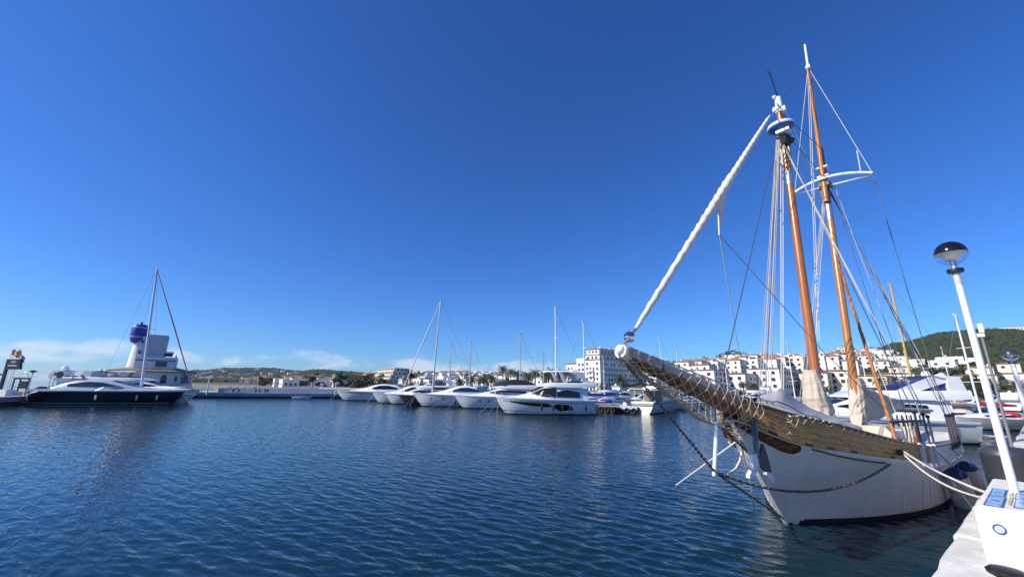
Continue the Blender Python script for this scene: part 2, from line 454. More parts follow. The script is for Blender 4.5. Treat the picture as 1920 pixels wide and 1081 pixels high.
# ---- far breakwater pier with its parapet wall
PIERW = mat('pier_concrete', (0.36, 0.37, 0.39), 0.9, var=0.22, vscale=0.3)
PIERT = mat('pier_whitewash', (0.62, 0.62, 0.60), 0.85, var=0.12, vscale=0.25)
TIDE = mat('tide_stain', (0.02, 0.02, 0.018), 0.8)
pl, pr = atz(346, 745, 0), atz(652, 746, 0)
pd = (pr - pl).normalized(); pn = Vector((-pd.y, pd.x, 0))
PL = (pr - pl).length
def p3(u, v, z): return pl + pd * u + pn * v + Vector((0, 0, z))
def pbox(mb, u0, u1, v0, v1, z0, z1):
    vs = [p3(u, v, z) for z in (z0, z1) for u, v in ((u0, v0), (u1, v0), (u1, v1), (u0, v1))]
    return mb.add(vs, [(0, 3, 2, 1), (4, 5, 6, 7), (0, 1, 5, 4), (1, 2, 6, 5), (2, 3, 7, 6), (3, 0, 4, 7)])
pier = struct('pier', pbox(MB(), -6, PL + 60, .02, 6, -2, 1.0), PIERW)
obj('pier_kerb', pbox(MB(), -6, PL + 60, -.06, .6, 1.002, 1.22), PIERT, pier)
obj('tide_band', pbox(MB(), -6, PL + 60, -.02, .3, -1.5, .42), TIDE, pier)
obj('parapet_wall', pbox(MB(), 5, PL + 20, 6.01, 6.5, -2, 2.35), mat('parapet_render', (0.55, 0.56, 0.58), 0.9, var=0.12, vscale=0.2), pier)
for u in (8.2, 9.4, 13.4, 14.3, 15.6, 16.2, 36.5):
    obj('scupper', pbox(MB(), u, u + .35, 5.96, 6.0, 1.3, 2.1), TIDE, pier)
pier['kind'] = 'structure'

# ---- promenade behind the boats (low quay in front of the buildings)
PROM = mat('promenade_paving', (0.42, 0.40, 0.36), 0.9, var=0.15, vscale=0.3)
def prom(px0, Y0, px1, Y1, depth=14, z=1.15):
    a, b = Vector((lateral(px0, Y0), Y0, 0)), Vector((lateral(px1, Y1), Y1, 0))
    d = (b - a).normalized(); n = Vector((-d.y, d.x, 0))
    mb = MB(); mb.slab([(p.x, p.y) for p in (a, b, b + n * depth, a + n * depth)], -2, z)
    return mb
struct('promenade', MB().slab([(lateral(640, 147), 147), (lateral(2000, 147), 147), (lateral(2000, 160), 160), (lateral(640, 160), 160)], -2, 1.05), PROM)
# ================================================================ the white schooner moored along the quay
_bw = atz(1475, 980, 0)
S0, OFF = _bw.dot(QD), _bw.dot(QN)
ship = thing('schooner', 'white two-masted wooden schooner with netted bowsprit moored beside the quay', 'sailing ship', QD * S0 + QN * OFF, TH)
def sl(px, py, v=0.0):                      # photo point on the plane v metres to starboard of the keel -> ship coordinates
    p = atn(px, py, OFF + v); return Vector((p.dot(QD) - S0, v, p.z))
def beam(x):
    if x > 11: return 2.52 - 0.9 * ((x - 11) / 8.0) ** 2
    t = min(max((x + 2.78) / 9.6, 0), 1); return 0.12 + 2.4 * (1 - (1 - t) ** 2.2)
def side(px, py):                           # photo point on the port side of the hull
    v = -1.0
    for _ in range(30):
        p = sl(px, py, v); v = lerp(v, -beam(p.x), 0.5)
    return Vector((p.x, v, p.z))
def fit(track):
    q = sorted((side(*t).x, side(*t).z) for t in track); return q
RAIL = fit([(1392, 748), (1450, 768), (1500, 780), (1550, 792), (1600, 804), (1650, 818), (1700, 831), (1740, 837)])
SHEER = fit([(1384, 782), (1410, 797), (1450, 815), (1510, 836), (1560, 843), (1600, 849), (1670, 859), (1745, 868)])
RAIL += [(8.5, RAIL[-1][1] - .14), (11, RAIL[-1][1] - .2), (19, RAIL[-1][1] + .15)]
SHEER += [(8.5, SHEER[-1][1] - .2), (11, SHEER[-1][1] - .27), (19, SHEER[-1][1] + .1)]
def smooth_i(x, T): return (interp(x - .35, T) + interp(x, T) * 2 + interp(x + .35, T)) / 4
def zr(x): return smooth_i(x, RAIL)
def zs(x): return min(smooth_i(x, SHEER), zr(x) - .2)
STEM = sorted([(p.x, p.z) for p in (sl(1370, 786), sl(1384, 811), sl(1396, 833), sl(1423, 889), sl(1450, 938), sl(1475, 980))])
X0 = STEM[0][0]
def zbot(x): return interp(x, STEM) if x < 0 else -0.9 * min(1, x / 1.5)
def wl(x):                                   # half breadth at the waterline
    if x <= 0: return 0.05
    if x > 11: return 2.42 - 1.6 * ((x - 11) / 8.0) ** 2
    return 0.05 + 2.38 * (1 - (1 - min(x / 7.2, 1)) ** 2.1)
def hull_y(x, z):
    b, s = beam(x) - .04, zs(x)
    if x <= 0:
        zb = zbot(x); v = min(max((z - zb) / max(s - zb, .05), 0), 1); return .05 + (b - .05) * v ** (1.25 - .1 * x)
    v = min(max(z / s, 0), 1); w = wl(x)
    return w + (b - w) * v ** (1.5 - .6 * min(x / 6, 1)) if z >= 0 else w * (1 - (min(-z, .9) / .95) ** 2)
XS = [X0 + .01, X0 + .15, X0 + .4, X0 + .8, X0 + 1.3, X0 + 1.8, -.5, -.02, .4, .9, 1.5, 2.2, 3, 4, 5, 6, 7, 8.2, 9.5, 11, 12.5, 14, 15.5, 17, 18.2, 19]
HULLW = mat('worn_white_hull_paint', (0.86, 0.83, 0.78), 0.4, col2=(0.78, 0.75, 0.70), vscale=1.6, bump=0.2, bscale=3.5, stretch=(1.6, 1.6, 0.35), detail=7)
WOOD = mat('varnished_bulwark_planks', (0.58, 0.29, 0.075), 0.42, col2=(0.32, 0.14, 0.034), vscale=4, stretch=(0.35, 4, 6), bump=0.25, bscale=9)
WOODCAP = mat('dark_varnished_rail', (0.085, 0.032, 0.016), 0.3, var=0.3, vscale=5)
SPAR = mat('brown_bowsprit_wood', (0.34, 0.135, 0.045), 0.45, col2=(0.18, 0.068, 0.025), vscale=3, stretch=(.5, 5, 5))
MASTR = mat('red_brown_varnished_mast', (0.42, 0.15, 0.028), 0.3, col2=(0.29, 0.088, 0.016), vscale=2.2, stretch=(6, 6, .35), coat=0.25)
MASTO = mat('honey_varnished_mast', (0.46, 0.19, 0.045), 0.28, col2=(0.32, 0.115, 0.024), vscale=2.2, stretch=(6, 6, .35), coat=0.25)
CANVAS = mat('beige_sail_cover', (0.52, 0.45, 0.35), 0.9, var=0.16, vscale=2.2, bump=0.35, bscale=4)
TARP = mat('grey_tarpaulin', (0.44, 0.44, 0.44), 0.85, var=0.1, vscale=1.3, bump=0.35, bscale=2.2)
SAILW = mat('furled_white_sail', (0.66, 0.63, 0.58), 0.85, var=0.12, vscale=4, bump=0.2, bscale=12)
DECKW = mat('white_painted_deck', (0.66, 0.64, 0.6), 0.7, var=0.12)

secs = []
for x in XS:
    zb, s = zbot(x), zs(x); zz = []
    if x < 0: zz = [zb, zb + .001] + [lerp(zb, s, k / 8) for k in range(1, 9)]
    else: zz = [-.9, -.45] + [lerp(0, s, k / 7) for k in range(8)]
    half = [(hull_y(x, z), z) for z in zz]
    secs.append([(x, -y, z) for y, z in half[::-1]] + [(x, y, z) for y, z in half])
obj('hull', MB().loft(secs, False, False, True), HULLW, ship, 50)
def side_strip(x0, x1, zlo, zhi, n, out=.012, sgn=-1, m=2, yf=None):
    """a strip lying on the hull side, with thickness"""
    yf = yf or hull_y
    A = []
    for i in range(n + 1):
        x = lerp(x0, x1, i / n); lo, hi = zlo(x), zhi(x)
        outer = [(x, sgn * (yf(x, lerp(lo, hi, k / m)) + out), lerp(lo, hi, k / m)) for k in range(m + 1)]
        inner = [(x, sgn * (yf(x, lerp(lo, hi, k / m)) - .02), lerp(lo, hi, k / m)) for k in range(m, -1, -1)]
        A.append(outer + inner)
    return MB().loft(A, True, True, True)
for sg in (-1, 1):
    obj('boot_top', side_strip(.01, 16, lambda x: -.5, lambda x: .12, 80, .022, sg, 4), ANTIFOUL, ship, 40)
    obj('rub_rail', side_strip(-.6, 18, lambda x: zs(x) - .16, lambda x: zs(x) - .08, 36, .05, sg, 1), HULLW, ship)
rail_y = lambda x, z: beam(x)
XW = side(1752, 840).x
for sg in (-1, 1):
    NP = 4
    for k in range(NP):
        f = lambda x, a: lerp(zs(x) + .004, zr(x) - .03, a)
        obj('bulwark_plank', side_strip(X0 + .05, XW, lambda x, k=k: f(x, k / NP) + .006, lambda x, k=k: f(x, (k + 1) / NP) - .006, 26, .0 + .006 * (k % 2), sg, 1, rail_y), WOOD, ship)
    obj('bulwark_backing', side_strip(X0 + .06, XW - .01, lambda x: zs(x) + .002, lambda x: zr(x) - .04, 26, -.012, sg, 1, rail_y), WOODCAP, ship)
    obj('white_bulwark', side_strip(XW + .01, 18.9, lambda x: zs(x) + .003, lambda x: zr(x) - .03, 20, .004, sg, 1, rail_y), HULLW, ship)
    secs = []
    for i in range(41):
        x = lerp(X0 - .05, 18.95, i / 40); y, z = beam(x), zr(x)
        secs.append([(x, sg * (y + .07), z - .03), (x, sg * (y + .07), z + .025), (x, sg * (y - .1), z + .025), (x, sg * (y - .1), z - .03)])
    obj('cap_rail', MB().loft(secs, True, True, True), WOODCAP, ship)
    for px in (1446, 1512, 1553, 1596, 1668):
        x = side(px, 845).x
        obj('scupper', side_strip(x, x + .22, lambda x: zs(x) + .01, lambda x: zs(x) + .07, 2, .014, sg, 1, rail_y), BLACK, ship)
# deck, coach roof
secs = [[(x, -(beam(x) - .08), zr(x) - .55), (x, 0, zr(x) - .5), (x, beam(x) - .08, zr(x) - .55)] for x in [lerp(X0 + .3, 18.9, i / 30) for i in range(31)]]
obj('deck', MB().loft(secs), DECKW, ship)
dh = MB(); 
for x, L_, w in ((5.9, 2.0, 2.2), (10.5, 3.4, 2.6)):
    dh.box((x + L_ / 2, .2, zr(x) - .25), (L_, w, .6), 0, .93)
    obj('deckhouse', dh, WHITE, ship); dh = MB()
obj('deck_tarpaulin', MB().box((9.0, -.2, 2.0), (1.5, 2.2, .5), .05, .6), CANVAS, ship)
# carved name board at the bow with gold scrolls
xb0, xb1 = side(1389, 790).x, side(1512, 840).x
def nb_lo(x):
    t = (x - xb0) / (xb1 - xb0); e = max(0, (t - .93) / .07)
    return zs(x) - lerp(.10, .27, min(1, t * 1.3)) + .10 * e * e
def nb_hi(x):
    t = (x - xb0) / (xb1 - xb0); e = max(0, (t - .93) / .07); return zs(x) - .035 - .10 * e * e
BOARD = mat('brown_name_board', (0.13, 0.048, 0.02), 0.4, var=0.25, vscale=8)
GOLD = mat('gold_leaf_scroll', (0.42, 0.22, 0.06), 0.45, metal=0.2)
for sg in (-1, 1):
    nb = obj('name_board', side_strip(xb0, xb1, nb_lo, nb_hi, 22, .035, sg), BOARD, ship)
    sc = MB()
    def onb(t, v): 
        x = lerp(xb0, xb1, t); z = lerp(nb_lo(x), nb_hi(x), v); return Vector((x, sg * (hull_y(x, z) + .04), z))
    for t0 in (.5, .87):
        for a0, rr in ((0, .3), (0, .17)):
            sc.tube([onb(t0 + .055 * (rr / .3) * math.cos(a), .5 + rr * math.sin(a)) for a in [k * math.pi / 6 for k in range(11)]], .007, 4)
    sc.tube([onb(.32 + .5 * k / 24, .5 + .22 * math.sin(k * .9) * (1 if k % 2 else .6)) for k in range(25)], .006, 4)
    sc.tube([onb(.56 + .26 * k / 14, .42 + .25 * math.sin(k * .7 + 1)) for k in range(15)], .006, 4)
    obj('gold_scroll', sc, GOLD, nb)
# white stem piece
st = []
for (x, z) in STEM:
    st.append([(x - .07, -.055, z), (x - .07, .055, z), (x + .12, .075, z), (x + .12, -.075, z)])
obj('stem_post', MB().loft(st, True, True, True), HULLW, ship)
obj('rust_streak', MB().box((STEM[-1][0] - .06, -.0, .17), (.06, .13, .3), 0, .8), mat('rust_stain', (0.35, 0.16, 0.05), .9, var=.5, vscale=12), ship)

# ---- bowsprit, net and head gear
tipc = sl(1166, 659); tip = Vector((tipc.x, 0, tipc.z))
inn = Vector((X0 + 1.6, 0, zr(X0 + 1.6) - .08))
def spar(t): return tip.lerp(inn, t)
def spr(t): return lerp(.155, .34, t)
bs = obj('bowsprit', MB().tube([spar(k / 10) for k in range(11)], [spr(k / 10) for k in range(11)], 18), SPAR, ship, 50)
ax = (inn - tip).normalized(); upv = Vector((0, -1, 0)).cross(ax); upv = upv if upv.z > 0 else -upv
top = []
for k in range(8):
    t = lerp(.0, .56, k / 7); c = spar(t); r = spr(t) + .012; a0 = lerp(-28, 10, k / 7)
    top.append([c + Vector((0, -1, 0)) * (r * math.cos(math.radians(a))) + upv * (r * math.sin(math.radians(a))) for a in [lerp(a0, 180 - a0, j / 12) for j in range(13)]])
obj('white_top_coat', MB().loft(top), mat('weathered_white_spar_paint', (0.50, 0.48, 0.44), .7, col2=(.33, .31, .28), vscale=5), bs, 60)
cap = MB().tube([tip - ax * .05, tip + ax * .02, tip + ax * .30], [.14, .16, .16], 18)
cap.ball(tip - ax * .04 + Vector((0, 0, .03)), .105, 14, 9)
obj('bowsprit_cap', cap, WHITE, bs, 50)
for t in (.19, .30, .42):
    c = spar(t); obj('iron_band', MB().tube([c - ax * .03, c + ax * .03], [spr(t) + .02] * 2, 18), WIRE, bs, 50)
# safety net slung under the bowsprit
NETR = mat('sun_bleached_net_rope', (0.50, 0.42, 0.30), 0.9, var=.2, vscale=20)
xe = side(1560, 800).x
def netp(a, b):
    """a: 0 tip .. 1 aft along the rail; b: 0 port foot-rope .. 1 starboard foot-rope"""
    L0 = .70
    if a <= L0:
        t = a / L0; c = spar(t * .93); w = lerp(.17, .62, t); up = lerp(.08, .28, t); dep = lerp(.22, .78, math.sin(min(1, t * 1.06) * math.pi * .5) ** 1.2)
        if t > .86: dep *= 1 - ((t - .86) / .14) * .42
    else:
        t = (a - L0) / (1 - L0); x = lerp(spar(.93).x, xe, t); c = Vector((x, 0, zr(x) - lerp(.12, 0, min(1, t * 3)))); w = lerp(.62, beam(xe) + .1, t) ; w = max(w, beam(x) + .1); up = lerp(.2, .02, min(1, t * 3)); dep = lerp(.45, .16, t)
    ang = math.pi * b
    y = -w * math.cos(ang); z = c.z + up - (dep + up) * (math.sin(ang) ** .8)
    if a > L0:
        if b > .5: y, z = y, z
        hy = beam(c.x) + .09
        z = c.z + .02 - min(1, min(b, 1 - b) * 4) * dep
        y = -hy if b < .5 else hy
    return Vector((c.x, y, z))
random.seed(7)
nm = MB(); NA, NB = 46, 13
jit = {}
def nj(i, j):
    if (i, j) not in jit:
        p = netp(min(max(i / NA, 0), 1), min(max(j / NB, 0), 1)); jit[i, j] = p + Vector((random.uniform(-.02, .02), random.uniform(-.02, .02), random.uniform(-.03, .02)))
    return jit[i, j]
for i in range(NA):
    for j in range(NB):
        if i / NA > .70 and 2 <= j <= NB - 3: continue
        if (i + j) % 2 == 0: a, b = nj(i, j), nj(i + 1, j + 1)
        else: a, b = nj(i + 1, j), nj(i, j + 1)
        m = (a + b) / 2 - Vector((0, 0, .018))
        nm.tube([a, m, b], .0105, 4, False)
obj('bowsprit_net', nm, NETR, ship)
for b in (0, 1):
    fr = [netp(k / 50, b) for k in range(51)]
    obj('foot_rope', MB().tube(fr, .016, 5), ROPEG, ship)
    for k in range(2, 50, 2):
        p = netp(k / 50, b); obj('net_lashing', MB().ball(p + Vector((0, 0, -.01)), .034, 6, 4, (1.4, 1, .8)), ROPEW, ship)
for k in range(9):                       # lashings along the rail, aft of the net
    x = lerp(side(1575, 800).x, side(1665, 820).x, k / 8); obj('rail_lashing', MB().tube([(x, -beam(x) - .08, zr(x) + .01), (x + .05, -beam(x) - .09, zr(x) - .06), (x - .02, -beam(x) - .03, zr(x) - .11)], .014, 4), ROPEW, ship)
# loose lower net / guy ropes below the net
for k in range(3):
    obj('net_guy_rope', MB().tube([sl(1163 + k * 3, 668 + k * 3, .12 * k), sl(1215, 707 + 4 * k, .12 * k), sl(1262, 744 + 3 * k, .15 * k), sl(1312, 784 + 2 * k, .15 * k), sl(1352, 800, .1 * k), sl(1384, 824, .05 * k)], .017, 5), NETR, ship)

def chain(pts, link=.085, r=.014):
    mb = MB(); P = [Vector(p) for p in pts]; d = 0; k = 0
    for a, b in zip(P, P[1:]):
        L = (b - a).length; T = (b - a).normalized(); A = T.orthogonal().normalized(); B = T.cross(A)
        n = max(1, int(L / (link * .74)))
        for i in range(n):
            c = a.lerp(b, (i + .5) / n); k += 1; S = A if k % 2 else B
            ring = [c + T * (link * .5 * math.cos(q)) + S * (link * .27 * math.sin(q)) for q in [j * math.pi / 3 for j in range(7)]]
            mb.tube(ring, r, 4, False)
    return mb
obj('bobstay_chain', chain([sl(1160, 665), sl(1232, 752), sl(1340, 884)], .095, .0155), CHAIN, ship)
obj('bobstay_chain', chain([sl(1340, 884), sl(1475, 975)], .09, .015), CHAIN, ship)
obj('bobstay_chain', chain([sl(1352, 800), sl(1400, 845), sl(1440, 915), sl(1474, 972)], .09, .014), CHAIN, ship)
hp = side(1664, 868)
ch = sag(sl(1345, 886, -.1), Vector((hp.x, hp.y - .06, hp.z)), .55, 22)
ch = [Vector((p.x, min(p.y, -(hull_y(p.x, p.z) + .06)) if p.x > X0 + 1.2 else p.y, p.z)) for p in ch]
obj('anchor_chain', chain(ch, .10, .017), CHAIN, ship)
ch = [Vector((x, -(hull_y(x, z) + .07), z)) for x, z in [(lerp(side(1525, 842).x, hp.x, k / 12), lerp(zs(side(1525, 842).x) - .06, hp.z, k / 12) - .05 * math.sin(k * math.pi / 12)) for k in range(13)]]
obj('anchor_chain', chain(ch, .08, .013), CHAIN, ship)
obj('dolphin_striker', MB().tube([sl(1344, 792), sl(1339, 892)], .045, 8), WHITEMAST, ship, 40)
pw = atz(1268, 909, .02); pw = Vector((pw.dot(QD) - S0, pw.dot(QN) - OFF, pw.z))
obj('white_boom_pole', MB().tube([sl(1388, 822, -.05), pw], .028, 7), WHITEMAST, ship, 40)
pw = atz(1412, 936, .02); pw = Vector((pw.dot(QD) - S0, pw.dot(QN) - OFF, pw.z))
obj('white_boom_pole', MB().tube([sl(1388, 822, -.08), pw], .024, 7), WHITEMAST, ship, 40)
obj('white_hose', MB().tube([sl(1391, 845, -.1), sl(1388, 862, -.1), sl(1380, 878, -.1), sl(1366, 888, -.1)], .03, 7), ROPEW, ship, 60)
# anchor hung at the hawse
av = -.62
anc = obj('anchor', MB().tube([sl(1414, 786, -.42), sl(1417, 830, av), sl(1420, 868, av)], [.07, .06, .05], 8), mat('grey_anchor_iron', (.2, .2, .2), .6, metal=.5, var=.3, vscale=9), ship, 40)
def fl(pts, v, th, name, m):
    P = [sl(x, y, v) for x, y in pts]; mb = MB(); n = len(P); o_ = Vector((0, th, 0))
    mb.add(P + [p + o_ for p in P], [tuple(range(n)), tuple(range(2 * n - 1, n - 1, -1))] + [(i, (i + 1) % n, n + (i + 1) % n, n + i) for i in range(n)])
    return obj(name, mb, m, anc)
fl([(1432, 832), (1440, 855), (1447, 884), (1452, 897), (1440, 886), (1428, 872), (1424, 862)], av - .02, .07, 'anchor_plate', mat('dark_lead_plate', (.07, .07, .075), .55))
fl([(1411, 852), (1419, 850), (1424, 872), (1421, 884), (1411, 895), (1406, 896), (1406, 890), (1413, 876)], av - .1, .08, 'anchor_fluke', WHITE)
fl([(1438, 884), (1447, 886), (1453, 898), (1453, 904), (1446, 903), (1437, 890)], av - .1, .08, 'anchor_fluke', WHITE)

# ---- masts
fm0, fm1 = sl(1531, 715), sl(1460, 195)
fd = (fm1 - fm0) / (fm1.z - fm0.z)
def fm(z): return fm0 + fd * (z - fm0.z)
zc = sl(1479, 345).z; zc2 = sl(1476, 322).z
foremast = obj('foremast', MB().tube([fm(1.4), fm(5), fm(9), fm(zc)], [.175, .168, .152, .145], 18), MASTR, ship, 60)
obj('mast_sleeve', MB().tube([fm(zc), fm(zc2)], [.158, .155], 18), STEEL, foremast, 60)
obj('upper_mast', MB().tube([fm(zc2), fm(fm1.z - .3)], [.145, .12], 16), MASTO, foremast, 60)
for sg in (-1, 1):
    obj('mast_cheek', MB().box(fm(sl(1463, 272).z) + Vector((0, sg * .15, 0)), (.17, .07, 1.4)), MASTR, foremast)
mh = MB(); c = fm(fm1.z)
mh.tube([c - fd * .5, c + fd * .35], [.17, .13], 10)
for a in range(4): mh.box(c + Vector((.2 * math.cos(a * 1.57), .2 * math.sin(a * 1.57), -.1 - .08 * a)), (.14, .09, .2), a)
mh.tube([c + Vector((-.45, 0, -.2)), c], .03, 6); mh.ball(c + Vector((-.1, .1, .38)), .09, 8, 6)
obj('masthead_fitting', mh, WHITE, foremast)
wv = MB(); c2 = c + fd * .4
wv.tube([c2, c2 + Vector((-.55, 0, 1.0))], .022, 5); wv.tube([c2 + Vector((-.9, 0, .95)), c2 + Vector((-.3, 0, 1.12))], .016, 5); wv.tube([c2 + Vector((-.78, 0, .98)), c2 + Vector((-.75, 0, .72))], .014, 5)
obj('wind_sensor', wv, BLACK, foremast)
rz_ = fm(sl(1460, 240).z)
radar = obj('radar_dome', MB().lathe([(.30, .02), (.50, .09), (.53, .2), (.5, .28), (.28, .33), (.05, .34)], rz_ + Vector((-.12, 0, 0)), 24), mat('radar_white', (.72, .76, .8), .35), foremast, 60)
obj('radar_underside', MB().lathe([(.08, -.08), (.26, -.05), (.51, .085), (.525, .13)], rz_ + Vector((-.12, 0, 0)), 24), mat('radar_blue', (.03, .12, .36), .4), foremast, 60)
bk = MB(); cc = fm(sl(1462, 256).z)
bk.lathe([(.16, -.55), (.2, -.4), (.27, -.15), (.3, .05), (.26, .16), (.16, .2)], cc, 10); bk.ball(cc + Vector((.1, -.25, -.1)), .14, 8, 6); bk.ball(cc + Vector((-.2, -.08, -.25)), .13, 8, 6)
obj('rigging_block', bk, BLACK, foremast)
obj('lamp_bracket', MB().box(cc + Vector((-.25, -.12, .28)), (.35, .5, .1)), WHITE, foremast)

mm0, mm1 = sl(1601, 715), sl(1509, 84)
md = (mm1 - mm0) / (mm1.z - mm0.z)
def mmp(z): return mm0 + md * (z - mm0.z)
z_cap, z_sp = sl(1541, 280).z, sl(1548, 345).z
mainmast = obj('mainmast', MB().tube([mmp(1.3), mmp(6), mmp(z_sp - 2.2)], [.165, .158, .148], 18), MASTO, ship, 60)
obj('mast_sleeve', MB().tube([mmp(z_sp - 2.2), mmp(z_sp - 1.3)], [.16, .157], 18), STEEL, mainmast, 60)
obj('masthead_post', MB().tube([mmp(z_sp - 1.3), mmp(z_cap) + Vector((.1, 0, 0))], [.145, .115], 14), mat('aged_mast_wood', (.22, .10, .035), .5, var=.4, vscale=2, stretch=(6, 6, .4)), mainmast, 60)
z_t = sl(1512, 122).z
obj('topmast', MB().tube([mmp(z_sp - 1.2) + Vector((-.22, 0, 0)), mmp(z_cap) + Vector((-.16, 0, 0)), mmp(z_t)], [.12, .11, .075], 14), MASTO, mainmast, 60)
obj('white_pole_head', MB().tube([mmp(z_t), mmp(mm1.z)], [.07, .055], 12), WHITE, mainmast, 60)
for z in (z_t, z_cap): obj('mast_band', MB().tube([mmp(z - .12), mmp(z + .12)], [.13, .13], 12), WHITE, mainmast)
for z in (z_sp + .4, z_sp + .95): obj('mast_band', MB().box(mmp(z), (.5, .5, .08)), WHITE, mainmast)
# white bow-shaped spreader
def spread(w, z, dx=0.0): return mmp(z) + Vector((dx, w, 0))
# reach of the arms from the photograph
best = min((abs((sl(1637, 326, -k * .05).x) - (mmp(z_sp).x)), k * .05) for k in range(4, 90))
wP = best[1]
best = min((abs((sl(1491, 363, k * .05).x) - (mmp(z_sp).x)), k * .05) for k in range(4, 120))
wS = min(best[1], wP * 1.05)
zP, zS = sl(1637, 326, -wP).z, sl(1491, 363, wS).z
up_, lo_ = [], []
for k in range(17):
    t = k / 16; w = lerp(-wP, wS, t); b_ = 1 - (2 * t - 1) ** 2
    ze = lerp(zP, zS, t); up_.append(spread(w, ze + .28 * b_, -.35 * b_ - .05)); lo_.append(spread(w, ze - .06 - .0 * b_, .02))
sprd = obj('spreader', MB().tube(up_, .075, 8), WHITE, mainmast, 60)
obj('spreader_strut', MB().tube(lo_, .05, 8), WHITE, mainmast, 60)
obj('whip_antenna', MB().tube([spread(-wP * .78, zP + .15), spread(-wP * .78, zP + 1.6)], .018, 5), WHITE, mainmast)
bk = MB(); c = mmp(z_sp)
bk.box(c + Vector((0, 0, -.12)), (.55, .5, .2)); bk.box(c + Vector((.18, .1, -.45)), (.2, .4, .5))
obj('rigging_block', bk, BLACK, mainmast)

# ---- sail covers, furled jib, tarpaulin
def cover(rows, depth, name, m, parent=ship, v=0.0, n=56, wob=.05):
    secs = []; n_rows = len(rows)
    def fold(t, i, nr):
        u = i / nr; a = .035 + .09 * u
        return 1 + a * (abs(math.sin(4.5 * t + 2.2 * u + .5 * math.sin(3 * u + t))) - .6) + .03 * math.sin(11 * t - 5 * u) + .02 * math.sin(i * 2.1)
    for i, (py, xl, xr) in enumerate(rows):
        c = sl((xl + xr) / 2, py, v); w_ = QD * (c.x + S0) + QN * (c.y + OFF); hw = (xr - xl) / 2 / F * (w_.y * cp + (c.z - H) * sp) * .76; hw = max(hw, .235); d = hw
        secs.append([c + Vector((hw * math.cos(t) * fold(t, i, n_rows), d * math.sin(t) * fold(t, i, n_rows), .03 * math.sin(3 * t + i))) for t in [2 * math.pi * k / n for k in range(n)]])
    return obj(name, MB().loft(secs, True, True, True), m, parent, 70)
def rows(keys, n=26):
    K = [k[0] for k in keys]
    return [(y, interp(y, [(k[0], k[1]) for k in keys]), interp(y, [(k[0], k[2]) for k in keys])) for y in [lerp(K[0], K[-1], i / n) for i in range(n + 1)]]
cover(rows([(694, 1505, 1534), (700, 1504, 1537), (720, 1503, 1545), (745, 1503, 1552), (765, 1503, 1566), (782, 1506, 1568)]), .34, 'foresail_cover', CANVAS)
cover(rows([(709, 1588, 1614), (716, 1588, 1618), (740, 1590, 1622), (770, 1592, 1624), (802, 1600, 1628), (812, 1604, 1630)]), .32, 'mainsail_cover', CANVAS)
secs = []
for i in range(31):
    t = i / 30; px = lerp(1606, 1692, t); yt = lerp(716, 752, t ** .8); yb = interp(t, [(0, 800), (.25, 790), (.55, 784), (.8, 774), (1, 762)])
    a, b = sl(px, yt, -.25 * t), sl(px, yb, -.25 * t); d = .3 * (1 - t * .7)
    secs.append([a.lerp(b, (1 - math.cos(q)) / 2) + Vector((.0, d * math.sin(q) * (1 + .22 * math.sin(i * .55 + 2.5 * q) + .1 * math.sin(i * 1.3 - 5 * q)), .03 * math.sin(i * .8))) for q in [2 * math.pi * k / 28 for k in range(28)]])
obj('furled_mainsail', MB().loft(secs, True, True, True), CANVAS, ship, 70)
bm0, bm1 = sl(1604, 760), sl(1697, 766, -.25)
obj('main_boom', MB().tube([bm0, bm1, bm1 + (bm1 - bm0) * .8], .09, 10), MASTO, ship, 60)
# furled jib on its stay
j0, j1 = sl(1192, 616), sl(1444, 216)
jm, N1 = MB(), 150
jd = (j1 - j0).normalized(); ja = jd.orthogonal().normalized(); jb = jd.cross(ja)
secs = []
for i in range(N1 + 1):
    t = i / N1; r = interp(t, [(0, .05), (.06, .085), (.3, .12), (.45, .15), (.52, .17), (.57, .13), (.75, .115), (.95, .085), (1, .03)])
    c = j0.lerp(j1, t); r *= .82
    secs.append([c + (ja * math.cos(q) + jb * math.sin(q)) * r * (.82 + .34 * (((q / (2 * math.pi)) + t * 29 + .2 * math.sin(t * 17)) % 1.0)) for q in [2 * math.pi * k / 12 for k in range(12)]])
jm.loft(secs, True, True, True)
jib = obj('furled_jib', jm, SAILW, ship, 60)
obj('stay_end', MB().tube([j1 - jd * .3, fm(fm1.z - .25)], .025, 6), STEEL, jib)
cl = MB(); p = j0.lerp(j1, .44); p2 = j0.lerp(j1, .53); kq = sl(1349, 440)
cl.add([p, p2, kq, p + Vector((0, .05, 0)), p2 + Vector((0, .05, 0)), kq + Vector((0, .03, 0))], [(0, 1, 2), (5, 4, 3), (0, 3, 4, 1), (1, 4, 5, 2), (2, 5, 3, 0)])
obj('jib_clew', cl, SAILW, jib)
dr = sl(1180, 632)
obj('furling_drum', MB().ball(dr, .115, 18, 12), CHROME, jib, 180)
obj('drum_cap', MB().lathe([(.118, 0.03), (.10, .065), (.06, .105), (.02, .122)], dr, 18), mat('drum_blue', (.02, .04, .12), .3), jib, 60)
obj('stay_end', MB().tube([sl(1172, 644), dr, j0], .035, 7), STEEL, jib)
